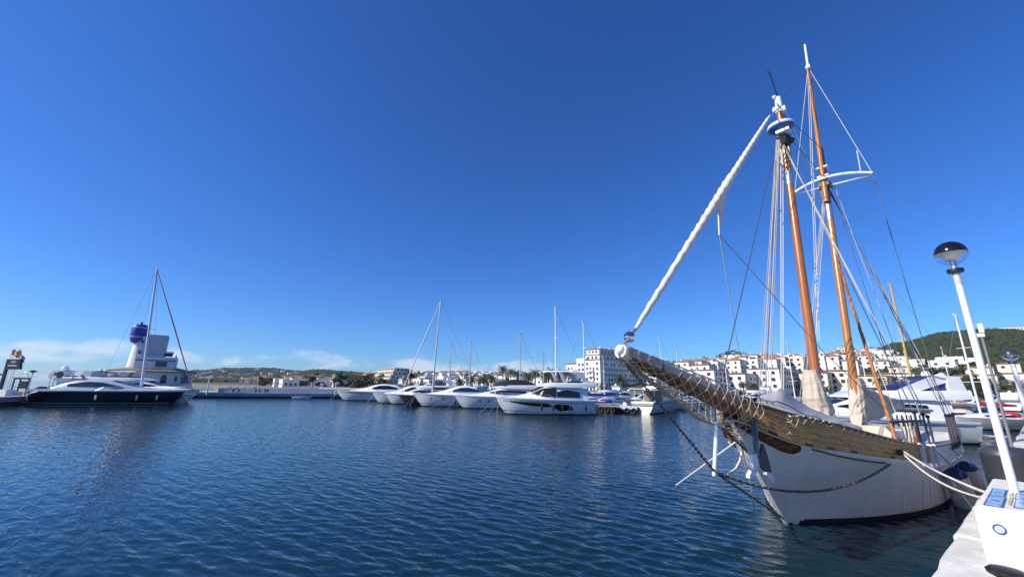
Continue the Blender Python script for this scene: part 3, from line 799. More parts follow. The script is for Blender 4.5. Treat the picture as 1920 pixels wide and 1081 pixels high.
# foredeck tarpaulin hung over a ridge line
secs = []
xa, xz = side(1405, 752).x, side(1612, 806).x
rid = sorted([(p.x, p.z) for p in (sl(1426, 741), sl(1446, 732), sl(1468, 726, -.25), sl(1500, 742, -.5), sl(1545, 766, -.8), sl(1580, 784, -.9), sl(1618, 801, -.9))])
for i in range(23):
    x = lerp(rid[0][0], rid[-1][0], i / 22); zt = interp(x, rid); yr_ = interp(i / 22, [(0, 0), (.25, -.25), (.45, -.5), (.7, -.8), (1, -.9)]); xe_ = lerp(xa, xz, i / 22)
    e = [Vector((xe_, -beam(xe_) * .96, zr(xe_) + .035)), Vector((x, yr_, zt)), Vector((xe_, beam(xe_) * .96, zr(xe_) + .035))]
    def cv(a, b, t): return a.lerp(b, t) - Vector((0, 0, .10 * math.sin(math.pi * t) + .025 * math.sin(i * 1.3 + t * 6) * math.sin(math.pi * t)))
    secs.append([cv(e[0], e[1], k / 6) for k in range(7)] + [cv(e[2], e[1], k / 6) for k in range(5, -1, -1)])
obj('foredeck_tarpaulin', MB().loft(secs), TARP, ship, 60)
tl = MB().tube([s_[3] + Vector((0, -.01, .012)) for s_ in secs], .012, 4)
obj('tarpaulin_seam', tl, WIRE, ship)

# ---- standing and running rigging
def line(a, b, r=.013, m=ROPEG, name='rigging_line'):
    return obj(name, MB().tube([a, b], r, 5), m, ship)
for k, bx in enumerate((1423, 1428, 1433, 1439, 1445)):
    line(sl(1456 + k * 1.5, 262), sl(bx, 742, 2.35), .018, ROPEW if k % 2 else ROPEG, 'shroud')
line(sl(1455, 300), sl(1436, 742, 2.0), .012, WIRE)
for bx, tx in ((1465, 1464), (1469, 1468)): line(sl(tx, 268), sl(bx, 748, .9), .017, ROPEW, 'halyard')
line(sl(1453, 280), sl(1356, 700), .016, WIRE, 'inner_forestay')
line(sl(1349, 440), sl(1386, 664, .5), .014, ROPEG, 'jib_sheet')
sh1 = sl(1460, 568, -.3)
line(sl(1349, 440), sl(1545, 660, -.5), .014, ROPEG, 'jib_sheet'); line(sl(1545, 660, -.5), sl(1690, 798, -1.4), .014, WIRE, 'jib_sheet')
chp = [side(1723, 832), side(1739, 834), side(1748, 837)]
for k, q in enumerate(chp):
    line(sl(1466 + k, 262 + 6 * k), q + Vector((0, -.05, .9)), .016, ROPEG if k != 1 else ROPEW, 'shroud')
    line(q + Vector((0, -.05, .9)), q + Vector((0, -.06, 0)), .032, WIRE, 'lanyard')
    obj('chainplate', side_strip(q.x - .035, q.x + .035, lambda x: zs(x) - .12, lambda x: zr(x) + .08, 2, .085, -1, 2, rail_y), WHITEMAST, ship)
    obj('deadeye', MB().ball(q + Vector((0, -.05, .95)), .06, 8, 6), BLACK, ship)
ms = [Vector((x, -beam(x) - .04, zr(x))) for x in (9.6, 10.3, 11.0, 11.8)]
for k, q in enumerate(ms):
    line(sl(1553 + k, 350 + 4 * k), q + Vector((0, 0, 1.0)), .016, ROPEG if k % 2 else WIRE, 'shroud')
    line(q + Vector((0, 0, 1.0)), q + Vector((0, 0, -.25)), .04, WIRE, 'lanyard')
    obj('deadeye', MB().ball(q + Vector((0, -.02, 1.0)), .07, 8, 6), BLACK, ship)
pe, se = spread(-wP, zP), spread(wS, zS)
line(mmp(z_t), pe, .013, ROPEW, 'topmast_shroud'); line(pe, Vector((9.9, -beam(9.9) - .05, zr(9.9))), .016, WIRE, 'topmast_shroud')
line(mmp(z_t), se, .013, ROPEW, 'topmast_shroud'); line(se, Vector((10.5, 2.4, zr(10))), .013, ROPEG, 'topmast_shroud')
line(mmp(z_t), fm(fm1.z), .012, WIRE, 'topmast_stay'); line(fm(fm1.z - .4), mmp(z_cap), .016, WIRE, 'triatic_stay')
for k, (a, b) in enumerate((((1514, 125), (1533, 400)), ((1517, 125), (1537, 400)))):
    line(sl(*a), sl(b[0], 640 + 0, .2), .013, ROPEW, 'halyard')
for k in range(4):
    line(sl(1546 + k, 348), Vector((9.4 + .6 * k, beam(10), zr(10))), .015, ROPEW if k % 2 else ROPEG, 'shroud')
for (a, b, m) in (((1472, 206), (1548, 372), ROPEW), ((1474, 225), (1552, 400), ROPEG), ((1470, 262), (1560, 440), ROPEW), ((1474, 250), (1556, 345), WIRE)):
    line(sl(*a), sl(*b), .013, m, 'halyard')
for k in range(3): line(fm(13.5 - k * .6) + Vector((.2, 0, 0)), sl(1521 + 5 * k, 690, .6), .013, ROPEW, 'halyard')
line(mmp(9.6), sl(1690, 800, -1.3), .012, ROPEW, 'halyard'); line(mmp(z_sp) + Vector((.2, -.2, 0)), sl(1706, 800, -1.6), .013, WIRE, 'halyard')
line(mmp(z_sp) + Vector((.2, -.3, 0)), sl(1730, 790, -2.0), .013, ROPEG, 'halyard')
# varnished gaff pole leaning down to the port pin rail
g0, g1 = sl(1574, 498, -.25), sl(1689, 852, -1.75)
obj('gaff_pole', MB().tube([g0, g0.lerp(g1, .5), g1], [.045, .062, .055], 8), MASTO, ship, 60)
pr_ = MB(); a, b = Vector((chp[0].x - .6, -1.95, zr(5) + .75)), Vector((chp[2].x + 1.2, -2.25, zr(6) + .75))
pr_.tube([a, b], .045, 6)
for k in range(7):
    c = a.lerp(b, (k + .5) / 7); pr_.tube([c + Vector((0, 0, -.16)), c + Vector((0, 0, .2))], .022, 5)
obj('pin_rail', pr_, BLACK, ship)
rp = MB(); c = sl(1697, 778, -1.9); random.seed(3)
for k in range(22):
    w = random.uniform(.1, .24); d = random.uniform(.55, .95); ph = random.uniform(-.4, .4)
    rp.tube([c + Vector((w * math.cos(q) + ph * .2, .12 * math.sin(k) + .05 * math.cos(q), -d / 2 * (1 - math.sin(q)))) for q in [2 * math.pi * j / 12 for j in range(13)]], .022, 5)
obj('coiled_rope', rp, ROPEW, ship)
obj('wooden_bitt', MB().tube([(9.2, -1.6, 1.2), (9.2, -1.6, 2.3)], .17, 10), mat('red_brown_post', (.25, .06, .02), .5), ship, 50)
hw = side(1687, 847)
hawse = obj('hawse_pipe', MB().box((hw.x, hw.y - .03, hw.z), (.45, .1, .13)), BLACK, ship)
for k in range(6):
    a = side(1440 + 40 * k, 800); obj('slack_rope', MB().tube([(a.x, -beam(a.x) - .03, zr(a.x) - .32), (a.x + .5, -beam(a.x + .5) - .04, zr(a.x + .5) - .42)], .01, 4), NETR, ship)
for px in (1716, 1742, 1752):
    a = side(px, 900); obj('drip_streak', MB().tube([(a.x, -(hull_y(a.x, .95) + .02), .95), (a.x, -(hull_y(a.x, .25) + .02), .22)], .02, 5), HULLW, ship)

# ---- fenders and mooring ropes between ship and quay
FEND = mat('white_fender_vinyl', (.60, .58, .53), .6, var=.2, vscale=4); FENT = mat('navy_fender_end', (.012, .02, .07), .6)
def big_fender(x, z, label, lean=.25):
    y = -(hull_y(x, max(z, .05)) + .33); p = ship.location + QD * x + QN * y
    t = thing('fender', label, 'fender', (p.x, p.y, z), TH, 'big fenders between the schooner and the quay')
    body = MB(); ends = MB(); 
    pts = [Vector((lean * k, -.12 * k, -.65 + 1.3 * (1 - k))) for k in (1, .95, .85, .15)]
    body.tube(pts, [.12, .27, .31, .31], 16); ends.tube([pts[-1], pts[-1] + Vector((-.02, .01, .1)), pts[-1] + Vector((-.05, .03, .24))], [.315, .27, .06], 16)
    obj('fender_body', body, FEND, t, 60); obj('fender_end', ends, FENT, t, 60)
    obj('fender_line', MB().tube([pts[-1] + Vector((-.07, .04, .36)), (-.2, .35, zr(x) - z)], .014, 5), WIRE, t)
big_fender(6.4, .52, 'tall white fender with navy top, the nearer one beside the schooner hull', .45)
big_fender(9.3, .45, 'tall white fender with navy top, the farther one beside the schooner hull', .5)
hwW = ship.location + QD * hw.x + QN * (hw.y - .05) + Vector((0, 0, hw.z))
e1, e2 = atz(1833, 932, ZQ + .06), atz(1838, 926, ZQ + .06)
e1 = e1 - QN * .12; e2 = e2 - QN * .2
tag(obj('mooring_rope', MB().tube(sag(hwW, e1, .22, 14) + [e1 + Vector((.3, -.1, -.03))], .026, 6), ROPEW, None, 60), 'cream mooring rope sagging lowest from the schooner to the quay', 'rope', 'mooring ropes of the schooner')
tag(obj('mooring_rope', MB().tube(sag(hwW + Vector((0, 0, .06)), e2, .10, 14) + [e2 + Vector((.3, -.1, -.04))], .026, 6), ROPEW, None, 60), 'cream mooring rope stretched higher from the schooner to the quay', 'rope', 'mooring ropes of the schooner')
# ================================================================ things on the near quay
PLAST = mat('whitewashed_plinth', (0.72, 0.70, 0.64), 0.8, var=0.10, vscale=1.8, bump=0.35, bscale=9)
pc = atz(1850, 1050, ZQ); ps0, pn0 = pc.dot(QD), pc.dot(QN)
ZT = aty(1829, 945, pc.y).z
ps1 = atz(1842, 893, ZT).dot(QD)
plinth = thing('plinth', 'whitewashed concrete plinth with blue tile inlays and round emblem under the lamp post', 'plinth', q3(ps0, pn0, ZQ), TH)
LP, WP, HP = ps1 - ps0, 1.5, ZT - ZQ
def rbox(x0, x1, y0, y1, z0, z1, c):
    mb = MB(); secs = []
    for z, i in ((z0, 0), (z1 - c, 0), (z1 - c * .3, c * .4), (z1, c)):
        secs.append([(x0 + i, y0 + i, z), (x1 - i, y0 + i, z), (x1 - i, y1 - i, z), (x0 + i, y1 - i, z)])
    return mb.loft(secs, True, True, True)
obj('plinth_block', rbox(0, LP, -WP, 0, -.03, HP, .05), PLAST, plinth)
TILE = mat('blue_glazed_tile', (0.16, 0.32, 0.52), 0.25, col2=(0.42, 0.55, 0.66), vscale=14)
TILEB = mat('navy_tile_border', (0.03, 0.07, 0.22), 0.3)
TILEY = mat('yellow_tile_band', (0.55, 0.50, 0.24), 0.4, var=.2, vscale=14)
def on_top(px, py):
    p = atz(px, py, ZT); return p.dot(QD) - ps0, p.dot(QN) - pn0
for (xa, ya), (xb, yb) in ((on_top(1853, 930), on_top(1890, 919.5)), (on_top(1844, 946), on_top(1888, 933.5)), (on_top(1900, 951), on_top(1940, 939)), (on_top(1902, 935), on_top(1944, 925))):
    cx, cy, lx_, ly_ = (xa + xb) / 2, (ya + yb) / 2, abs(xb - xa), abs(yb - ya)
    ip = obj('tile_inlay', MB().box((cx, cy, HP + .003), (lx_, ly_, .012)), TILEB, plinth)
    obj('tile', MB().box((cx, cy, HP + .008), (lx_ - .03, ly_ - .03, .012)), TILE, ip)
    obj('tile_lettering', MB().box((cx, cy, HP + .0145), (.03, ly_ * .5, .004)), TILEB, ip)
for a, b in (((1889, 947), (1900, 933)), ((1893, 931), (1902, 919))):
    (xa, ya), (xb, yb) = on_top(*a), on_top(*b); obj('tile_band', MB().box(((xa + xb) / 2, (ya + yb) / 2, HP + .004), (abs(xb - xa), abs(yb - ya), .012)), TILEY, plinth)
d_ = ray(1874, 991); pe_ = EYE + d_ * (ps0 / d_.dot(QD)); EY, EZ = pe_.dot(QN) - pn0, pe_.z - ZQ
def disc(r0, r1, x, n=28, th=.012):
    mb = MB(); ring = [(math.cos(2 * math.pi * k / n), math.sin(2 * math.pi * k / n)) for k in range(n)]
    mb.loft([[(x, EY + r0 * a, EZ + r0 * b) for a, b in ring], [(x - th, EY + r0 * a, EZ + r0 * b) for a, b in ring], [(x - th, EY + r1 * a, EZ + r1 * b) for a, b in ring]], True)
    return mb
em = obj('emblem', disc(.05, .037, -.001), TILEB, plinth)
obj('emblem_face', disc(.042, .0, -.0005, 28, .008), mat('emblem_pale', (.62, .66, .66), .35), em)
obj('emblem_device', disc(.022, .019, -.004, 20, .01), TILE, em)
obj('emblem_device', disc(.009, .0, -.004, 12, .01), TILEY, em)

def lamp_post(base, height, r, label, name='lamp_post', post=None, R=.25, dome=None, grp='globe lamps on the quay'):
    t = thing(name, label, 'street lamp', base, 0, grp)
    post = post or WHITEMAST
    obj('post', MB().tube([(0, 0, 0), (0, 0, height - R - .16)], [r * 1.1, r * .92], 16), post, t, 60)
    obj('collar', MB().lathe([(r * 1.0, 0), (r * 1.05, .02), (r * .95, .17), (r * .8, .19)], (0, 0, height - R - .30), 16), mat('grey_lamp_collar', (.5, .5, .5), .5), t, 60)
    obj('gallery', MB().lathe([(.06, -.02), (R * .5, -.02), (R * .52, .01), (R * .5, .035), (.05, .035)], (0, 0, height - R - .1), 20), BLACK, t, 60)
    g = mat('clear_globe_glass', (.93, .95, .97), .02, trans=1.0, ior=1.02)
    def el(a): return (R * math.cos(a), R * 1.0 * math.sin(a))
    obj('globe', MB().lathe([el(math.radians(a)) for a in range(-66, 6, 6)], (0, 0, height), 28, False), g, t, 180)
    obj('dome', MB().lathe([(R * 1.02 * math.cos(math.radians(a)), R * 1.04 * math.sin(math.radians(a))) for a in range(0, 89, 8)] + [(.001, R * 1.04)], (0, 0, height), 28, False), dome or mat('gloss_black_dome', (.008, .008, .01), .12, coat=.5), t, 180)
    obj('reflector', MB().lathe([(R * .98, .0), (R * .6, .012), (.10, -.03), (.085, -.09), (.04, -.115)], (0, 0, height), 22), mat('lamp_reflector', (.68, .66, .6), .4), t, 60)
    obj('lamp_holder', MB().tube([(0, 0, height - R - .08), (0, 0, height - .12)], .035, 8), STEEL, t, 60)
    return t
lb = atz(1903, 923, ZT); lt = aty(1776, 474, lb.y)
lamp_post((lb.x, lb.y, ZT - .01), lt.z - ZT, .040, 'tall white lamp post with black-domed clear globe standing on the plinth', R=.175)
# slim grey mast with camera box farther along
g0 = atz(1899, 842, ZQ); gt = aty(1838, 618, g0.y)
t = thing('camera_mast', 'slim grey pole with a white camera box at its top behind the lamp', 'pole', (g0.x, g0.y, ZQ - .03), TH)
gh = gt.z - ZQ
obj('pole', MB().tube([(0, 0, 0), (0, 0, gh - .2)], [.045, .035], 12), mat('galvanised_pole', (.22, .23, .24), .5, metal=.3), t, 60)
obj('camera_box', MB().box((0, .02, gh - .16), (.13, .2, .13)), mat('pale_metal_box', (.6, .6, .55), .5), t)
obj('camera_housing', MB().box((-.02, -.03, gh + .09), (.10, .13, .32)), mat('pale_metal_box', (.6, .6, .55), .5), t)
obj('camera_dome', MB().ball((.01, -.12, gh - .26), .06, 12, 8), BLACK, t, 180)
# far globe lamp
f0 = atz(1937, 815, ZQ); ft = aty(1904, 664, f0.y)
lamp_post((f0.x, f0.y, ZQ - .03), ft.z - ZQ, .09, 'white lamp post with dark dome, farthest along the quay beyond the grey pole', R=.27, dome=mat('slate_dome', (.03, .04, .06), .3))
# dark litter bin behind the lamp
b0 = atz(1912, 928, ZQ)
t = thing('litter_bin', 'dark grey round litter bin with domed lid behind the white lamp post', 'bin', (b0.x + .18, b0.y + .2, ZQ - .03), 0)
hb = aty(1912, 838, b0.y + .2).z - ZQ
BIN = mat('dark_grey_bin', (.045, .048, .055), .42, var=.15, vscale=4)
obj('bin_body', MB().lathe([(.30, 0), (.33, .03), (.34, hb - .16), (.35, hb - .14), (.35, hb - .10)], (0, 0, 0), 24), BIN, t, 50)
obj('bin_lid', MB().lathe([(.355, hb - .10), (.34, hb - .03), (.26, hb + .03), (.02, hb + .05)], (0, 0, 0), 24), BIN, t, 60)
# mooring bollard near the bottom edge
m0 = atz(1896, 1103, ZQ)
t = thing('mooring_bollard', 'worn black iron mooring bollard on the quay in front of the plinth', 'bollard', (m0.x, m0.y, ZQ - .03), TH)
t.scale = (.72, .72, .72)
IRON = mat('worn_black_iron', (.022, .020, .019), .45, var=.5, vscale=14, bump=.4, bscale=30)
obj('bollard_base', MB().lathe([(.2, 0), (.2, .03), (.12, .06), (.1, .16)], (0, 0, 0), 20), IRON, t, 50)
obj('bollard_head', MB().lathe([(.1, .15), (.13, .17), (.19, .2), (.2, .235), (.16, .27), (.02, .285)], (0, 0, 0), 20), IRON, t, 60)
# ================================================================ boats
class Hull:
    def __init__(s, L, B, fb, fs, rake=.07, pmid=.28, sheer=1.0, transom=.02, draft=.5, bp=2.4):
        s.L, s.B, s.fb, s.fs, s.rake, s.pm, s.tr, s.dr, s.bp = L, B, fb, fs, rake, pmid, transom, draft, bp
    def deck(s, x):
        t = x / s.L; return s.fs + (s.fb - s.fs) * max(0, min(1, t)) ** 1.6
    def hb(s, x):
        t = max(0, x / s.L); e = max(0, (t - .40) / .60); return max(.03, s.B / 2 * (1 - min(1, e) ** s.bp) * (1 - .12 * max(0, .25 - t) / .25))
    def zb(s, x):
        t = x / s.L; a = 1 - s.rake * 2.2
        if t < a: return -s.dr
        u = (t - a) / (1 - a); return -s.dr + (s.deck(x) + s.dr) * u ** 1.55
    def pw(s, x):
        t = x / s.L; return s.pm + (1.15 - s.pm) * max(0, (t - .45) / .55) ** 1.3
    def half(s, x, z):
        zb, d = s.zb(x), s.deck(x); v = min(max((z - zb) / max(d - zb, .02), 0), 1); return s.hb(x) * v ** s.pw(x)
    def mesh(s):
        secs = []; xs = [s.L * t for t in (0, .1, .2, .3, .4, .5, .58, .66, .73, .79, .84, .88, .92, .95, .975, .995)]
        for x in xs:
            zb, d = s.zb(x), s.deck(x); q = []
            for k in range(9):
                z = lerp(zb, d, (k / 8) ** 1.3); xx = x - s.tr * s.L * (z / s.fs) * (1 if x == 0 else 0) * -1
                q.append((xx, s.half(x, z), z))
            secs.append([(a, -b, c) for a, b, c in q[::-1]] + q)
        return MB().loft(secs, False, True, False)
    def deckmesh(s, drop=.03):
        xs = [lerp(s.tr * s.L + .02, s.L * .985, i / 20) for i in range(21)]
        return MB().loft([[(x, -s.hb(x) * .985, s.deck(x) - drop), (x, 0, s.deck(x) - drop + .05), (x, s.hb(x) * .985, s.deck(x) - drop)] for x in xs])
    def band(s, x0, x1, lo, hi, out, sg, n=18, m=2):
        A = []
        for i in range(n + 1):
            x = lerp(x0, x1, i / n); a, b = lo(x), hi(x)
            A.append([(x, sg * (s.half(x, lerp(a, b, k / m)) + out), lerp(a, b, k / m)) for k in range(m + 1)] + [(x, sg * (s.half(x, lerp(a, b, k / m)) - .03), lerp(a, b, k / m)) for k in range(m, -1, -1)])
        return MB().loft(A, True, True, True)
class Cab:
    """superstructure loft: stations (x, z0, z1, w0, w1)"""
    def __init__(s, st): s.st = sorted(st)
    def at(s, x):
        S = s.st
        return [interp(x, [(q[0], q[k]) for q in S]) for k in (1, 2, 3, 4)]
    def half(s, x, z):
        z0, z1, w0, w1 = s.at(x); t = min(max((z - z0) / max(z1 - z0, .01), 0), 1); return lerp(w0, w1, t)
    def mesh(s):
        secs = []
        for x, z0, z1, w0, w1 in s.st:
            r = min(.12, (z1 - z0) * .3)
            secs.append([(x, -w0, z0), (x, -lerp(w0, w1, .85), z1 - r), (x, -w1 + r * .6, z1 - r * .1), (x, 0, z1 + r * .35), (x, w1 - r * .6, z1 - r * .1), (x, lerp(w0, w1, .85), z1 - r), (x, w0, z0)])
        return MB().loft(secs, False, True, True)
    def band(s, lo, hi, out, sg, n=16):
        """lo / hi: polylines [(x, z)] sharing their x range"""
        x0, x1 = lo[0][0], lo[-1][0]; A = []
        for i in range(n + 1):
            x = lerp(x0, x1, i / n); a, b = interp(x, lo), max(interp(x, hi), interp(x, lo) + .004); out = max(out, .085)
            A.append([(x, sg * (s.half(x, a) + out), a), (x, sg * (s.half(x, b) + out), b), (x, sg * (s.half(x, b) - .03), b), (x, sg * (s.half(x, a) - .03), a)])
        return MB().loft(A, True, True, True)
def place(bow, stern):
    """two photo points on the waterline -> stern position, heading, waterline length"""
    a, b = atz(*bow, 0), atz(*stern, 0); d = a - b; return b, math.atan2(d.y, d.x), d.length
def bow_rail(hl, root, x0=.45, h=.62):
    for sg in (-1, 1):
        pts = [Vector((x, sg * max(.04, hl.hb(x) - .08), hl.deck(x) + h * min(1, (x / hl.L - x0) / .05 + .1))) for x in [lerp(hl.L * x0, hl.L * .985, i / 12) for i in range(13)]]
        r = MB().tube(pts, .022, 5)
        for p in pts[1::2]: r.tube([p, (p.x, p.y, hl.deck(p.x) - .02)], .018, 4)
        obj('bow_rail', r, STEEL, root)
def bow_lines(hl, root, rel):
    for (dx, dy) in rel:
        obj('mooring_line', MB().tube([(hl.L * .97, .1 * (1 if dy > 0 else -1), hl.deck(hl.L * .97) - .15), (hl.L * .97 + dx, dy, -.05)], .012, 4), ROPEW, root)
def fenders(hl, root, xs, m, z=.55, sg=1):
    for x in xs:
        y = sg * (hl.half(x, z + .3) + .15)
        f = obj('fender', MB().lathe([(.02, -.38), (.1, -.33), (.13, -.2), (.13, .2), (.1, .33), (.03, .4)], (x, y, z), 10), m, root, 60)
        obj('fender_rope', MB().tube([(x, y, z + .38), (x, sg * (hl.hb(x) - .02), hl.deck(x) + .02)], .014, 4), WIRE, f)
def dome(root, p, r, m=None):
    obj('radar_dome', MB().lathe([(r * .5, 0), (r * .95, r * .1), (r, r * .55), (r * .85, r * 1.05), (r * .45, r * 1.4), (.01, r * 1.5)], p, 14), m or WHITE, root, 60)

def motor_yacht(name, label, pos, ang, L, B, fb, fs, hullm=WHITE, style='sport', boot=ANTIFOUL, extras=None, grp='motor yachts moored in the middle of the harbour', H_=1.0, draw_rail=True):
    e = extras or {}
    root = thing(name, label, 'motor yacht', (pos.x, pos.y, 0), ang, grp)
    hl = Hull(L, B, fb, fs, rake=e.get('rake', .075), transom=e.get('transom', .02), pmid=.25)
    obj('hull', hl.mesh(), hullm, root, 50)
    obj('deck', hl.deckmesh(), WHITE, root)
    for sg in (-1, 1):
        obj('boot_stripe', hl.band(.05, L * .905, lambda x: max(-.3, hl.zb(x) + .02), lambda x: max(.13, hl.zb(x) + .04), .014, sg, 30), boot, root)
        obj('gunwale', hl.band(.1, L * .985, lambda x: hl.deck(x) - .1, lambda x: hl.deck(x) + .06, .045, sg, 24, 1), e.get('gunwale', WHITE), root)
        if e.get('stripe'): obj('hull_stripe', hl.band(L * .03, L * .93, lambda x: hl.deck(x) * .80, lambda x: hl.deck(x) * .80 + .07, .01, sg, 24, 1), e['stripe'], root)
        if e.get('chine'): obj('chine_line', hl.band(L * .25, L * .93, lambda x: .16 + .75 * max(0, x / L - .35) ** 1.2, lambda x: .21 + .75 * max(0, x / L - .35) ** 1.2, .012, sg, 22, 1), GREYHULL, root)
        for (x0, x1, lo, hi) in e.get('hullwin', []):
            obj('hull_window', hl.band(x0 * L, x1 * L, lambda x: interp(x / L, lo), lambda x: interp(x / L, hi), .014, sg, 14), DARKGLASS, root)
        for x in e.get('ports', []):
            obj('porthole', hl.band(x * L, x * L + .5, lambda q: hl.deck(q) * .62, lambda q: hl.deck(q) * .62 + .14, .012, sg, 2, 1), DARKGLASS, root)
    d = lambda t: hl.deck(t * L)
    w = lambda t, k=.8: hl.hb(t * L) * k
    if style == 'sport':
        h = 1.55 * H_
        c = Cab([(t * L, d(t) - .05, d(t) + hh * h, w(t, .82), w(t, k)) for t, hh, k in ((.14, .25, .78), (.2, .62, .7), (.27, .93, .62), (.42, 1.0, .6), (.52, .86, .58), (.62, .52, .5), (.72, .24, .38), (.84, .06, .25))])
        cb = obj('cabin', c.mesh(), WHITE, root, 40)
        for sg in (-1, 1):
            obj('side_window', c.band([(.24 * L, d(.24) + .42 * h), (.52 * L, d(.52) + .34 * h), (.60 * L, d(.6) + .33 * h)], [(.24 * L, d(.24) + .60 * h), (.36 * L, d(.36) + .84 * h), (.46 * L, d(.46) + .78 * h), (.60 * L, d(.6) + .36 * h)], .012, sg), e.get('glass', DARKGLASS), cb)
            if e.get('fin'):
                obj('side_fin', MB().plate([(.08 * L, d(.1) - .05), (.15 * L, d(.1) + .0), (.29 * L, d(.3) + .82 * h), (.2 * L, d(.2) + .98 * h), (.12 * L, d(.2) + 1.1 * h), (.15 * L, d(.2) + .75 * h)], sg * w(.2, .84) - .05, sg * w(.2, .84) + .05), e['fin'], root)
        ws = []
        for t, hh in ((.50, .91), (.56, .73), (.62, .525), (.665, .39)):
            z0, z1, w0, w1 = c.at(t * L); ws.append([(t * L, k * w1 * .84, z1 + .13 - .06 * abs(k)) for k in (-1, -.5, 0, .5, 1)])
        obj('windscreen', MB().loft(ws), e.get('glass', DARKGLASS), cb)
        arch = MB()
        obj('radar_arch', MB().plate([(.13 * L, d(.15) + .9 * h), (.24 * L, d(.15) + 1.0 * h), (.26 * L, d(.15) + 1.1 * h), (.12 * L, d(.15) + 1.12 * h)], -w(.2, .6), w(.2, .6)), WHITE, root)
        dome(root, (.19 * L, 0, d(.15) + 1.1 * h), .26)
    if style in ('fly', 'flyhard', 'flycover'):
        h = 1.75 * H_
        c = Cab([(t * L, d(t) - .05, d(t) + hh * h, w(t, .84), w(t, k)) for t, hh, k in ((.10, .96, .78), (.2, 1.0, .76), (.45, 1.0, .7), (.53, .98, .66), (.62, .62, .58), (.7, .36, .46), (.8, .16, .34), (.9, .05, .2))])
        cb = obj('cabin', c.mesh(), WHITE, root, 40)
        for sg in (-1, 1):
            if style == 'flyhard':
                obj('side_window', c.band([(.19 * L, d(.19) + .22 * h), (.42 * L, d(.4) + .22 * h)], [(.19 * L, d(.19) + .66 * h), (.32 * L, d(.3) + .80 * h), (.42 * L, d(.4) + .62 * h)], .014, sg), DARKGLASS, cb)
                obj('side_window', c.band([(.43 * L, d(.43) + .22 * h), (.57 * L, d(.57) + .24 * h), (.66 * L, d(.66) + .40 * h)], [(.43 * L, d(.43) + .93 * h), (.55 * L, d(.55) + .86 * h), (.66 * L, d(.66) + .44 * h)], .014, sg), BLACKCANVAS, cb)
            else:
                obj('side_window', c.band([(.22 * L, d(.22) + .4 * h), (.58 * L, d(.58) + .36 * h), (.63 * L, d(.63) + .46 * h)], [(.22 * L, d(.22) + .74 * h), (.50 * L, d(.5) + .78 * h), (.63 * L, d(.63) + .5 * h)], .014, sg), DARKGLASS, cb)
        ws = []
        for t in (.535, .58, .62, .66):
            z0, z1, w0, w1 = c.at(t * L); ws.append([(t * L, k * w1 * .9, z1 + .14 - .07 * abs(k)) for k in (-1, -.5, 0, .5, 1)])
        obj('windscreen', MB().loft(ws), BLACKCANVAS if style == 'flyhard' else DARKGLASS, cb)
        zf = d(.3) + h
        f = Cab([(t * L, zf + a, zf + b, w(.3, k), w(.3, k * .98)) for t, a, b, k in ((.0, .06, .72, .80), (.06, .0, .70, .84), (.2, -.05, .62, .86), (.40, -.02, .62, .82), (.5, .06, .55, .7), (.57, .06, .2, .5))])
        fo = obj('flybridge', f.mesh(), WHITE, root, 40)
        obj('flybridge_seats', MB().box((.28 * L, 0, zf + .72), (.26 * L, w(.3, 1.1), .22)), mat('dark_cushions', (.03, .03, .035), .8), fo)
        if style == 'flyhard':
            zt = zf + 2.05 * H_
            obj('hardtop', MB().loft([[(x * L, -w(.3, k), zt + a), (x * L, -w(.3, k * .9), zt + a + .14), (x * L, 0, zt + a + .2), (x * L, w(.3, k * .9), zt + a + .14), (x * L, w(.3, k), zt + a)] for x, a, k in ((.13, -.12, .72), (.2, 0, .74), (.38, .06, .72), (.5, .02, .55))], True, True, True), WHITE, root, 40)
            for sg in (-1, 1):
                y = sg * w(.3, .74)
                obj('arch_leg', MB().plate([(.06 * L, zf + .6), (.13 * L, zf + .62), (.20 * L, zf + 1.55 * H_), (.30 * L, zt + .02), (.13 * L, zt + .02), (.13 * L, zf + 1.5 * H_)], y - .07, y + .07), WHITE, root)
                obj('arch_strut', MB().plate([(.31 * L, zf + .6), (.345 * L, zf + .6), (.40 * L, zt + .04), (.365 * L, zt + .04)], y - .05, y + .05), WHITE, root)
            obj('aerial', MB().tube([(.16 * L, .3, zt + .1), (.13 * L, .3, zt + 1.3)], .02, 5), WHITE, root)
            dome(root, (.2 * L, -.4, zt + .16), .24)
        elif style == 'flycover':
            cv = Cab([(t * L, zf + .6, zf + .6 + b, w(.3, k), w(.3, k * .75)) for t, b, k in ((.10, .25, .78), (.2, .8, .8), (.34, .98, .8), (.48, .6, .76), (.55, .08, .6))])
            obj('flybridge_cover', cv.mesh(), BLACKCANVAS, root, 50)
        else:
            obj('radar_arch', MB().plate([(.02 * L, zf + .6), (.1 * L, zf + .6), (.1 * L, zf + 1.5), (.16 * L, zf + 1.75), (.04 * L, zf + 1.7)], -w(.3, .8), w(.3, .8)), WHITE, root)
            dome(root, (.1 * L, 0, zf + 1.72), .3)
    obj('swim_platform', MB().box((-.3, 0, .32), (.9, B * .82, .1)), TEAK if style != 'sport' else WHITE, root)
    if draw_rail: bow_rail(hl, root)
    if e.get('fend'): fenders(hl, root, [t * L for t in e['fend']], e.get('fendm', BLACK), e.get('fz', .7), 1)
    an = MB().tube([(L * .96, 0, fb - .1), (L * 1.01, 0, fb - .2), (L * 1.0, 0, fb - .55)], .06, 6)
    obj('anchor', an, STEEL, root)
    bow_lines(hl, root, e.get('lines', [(1.2, .9), (1.5, -.8)]))
    return root, hl
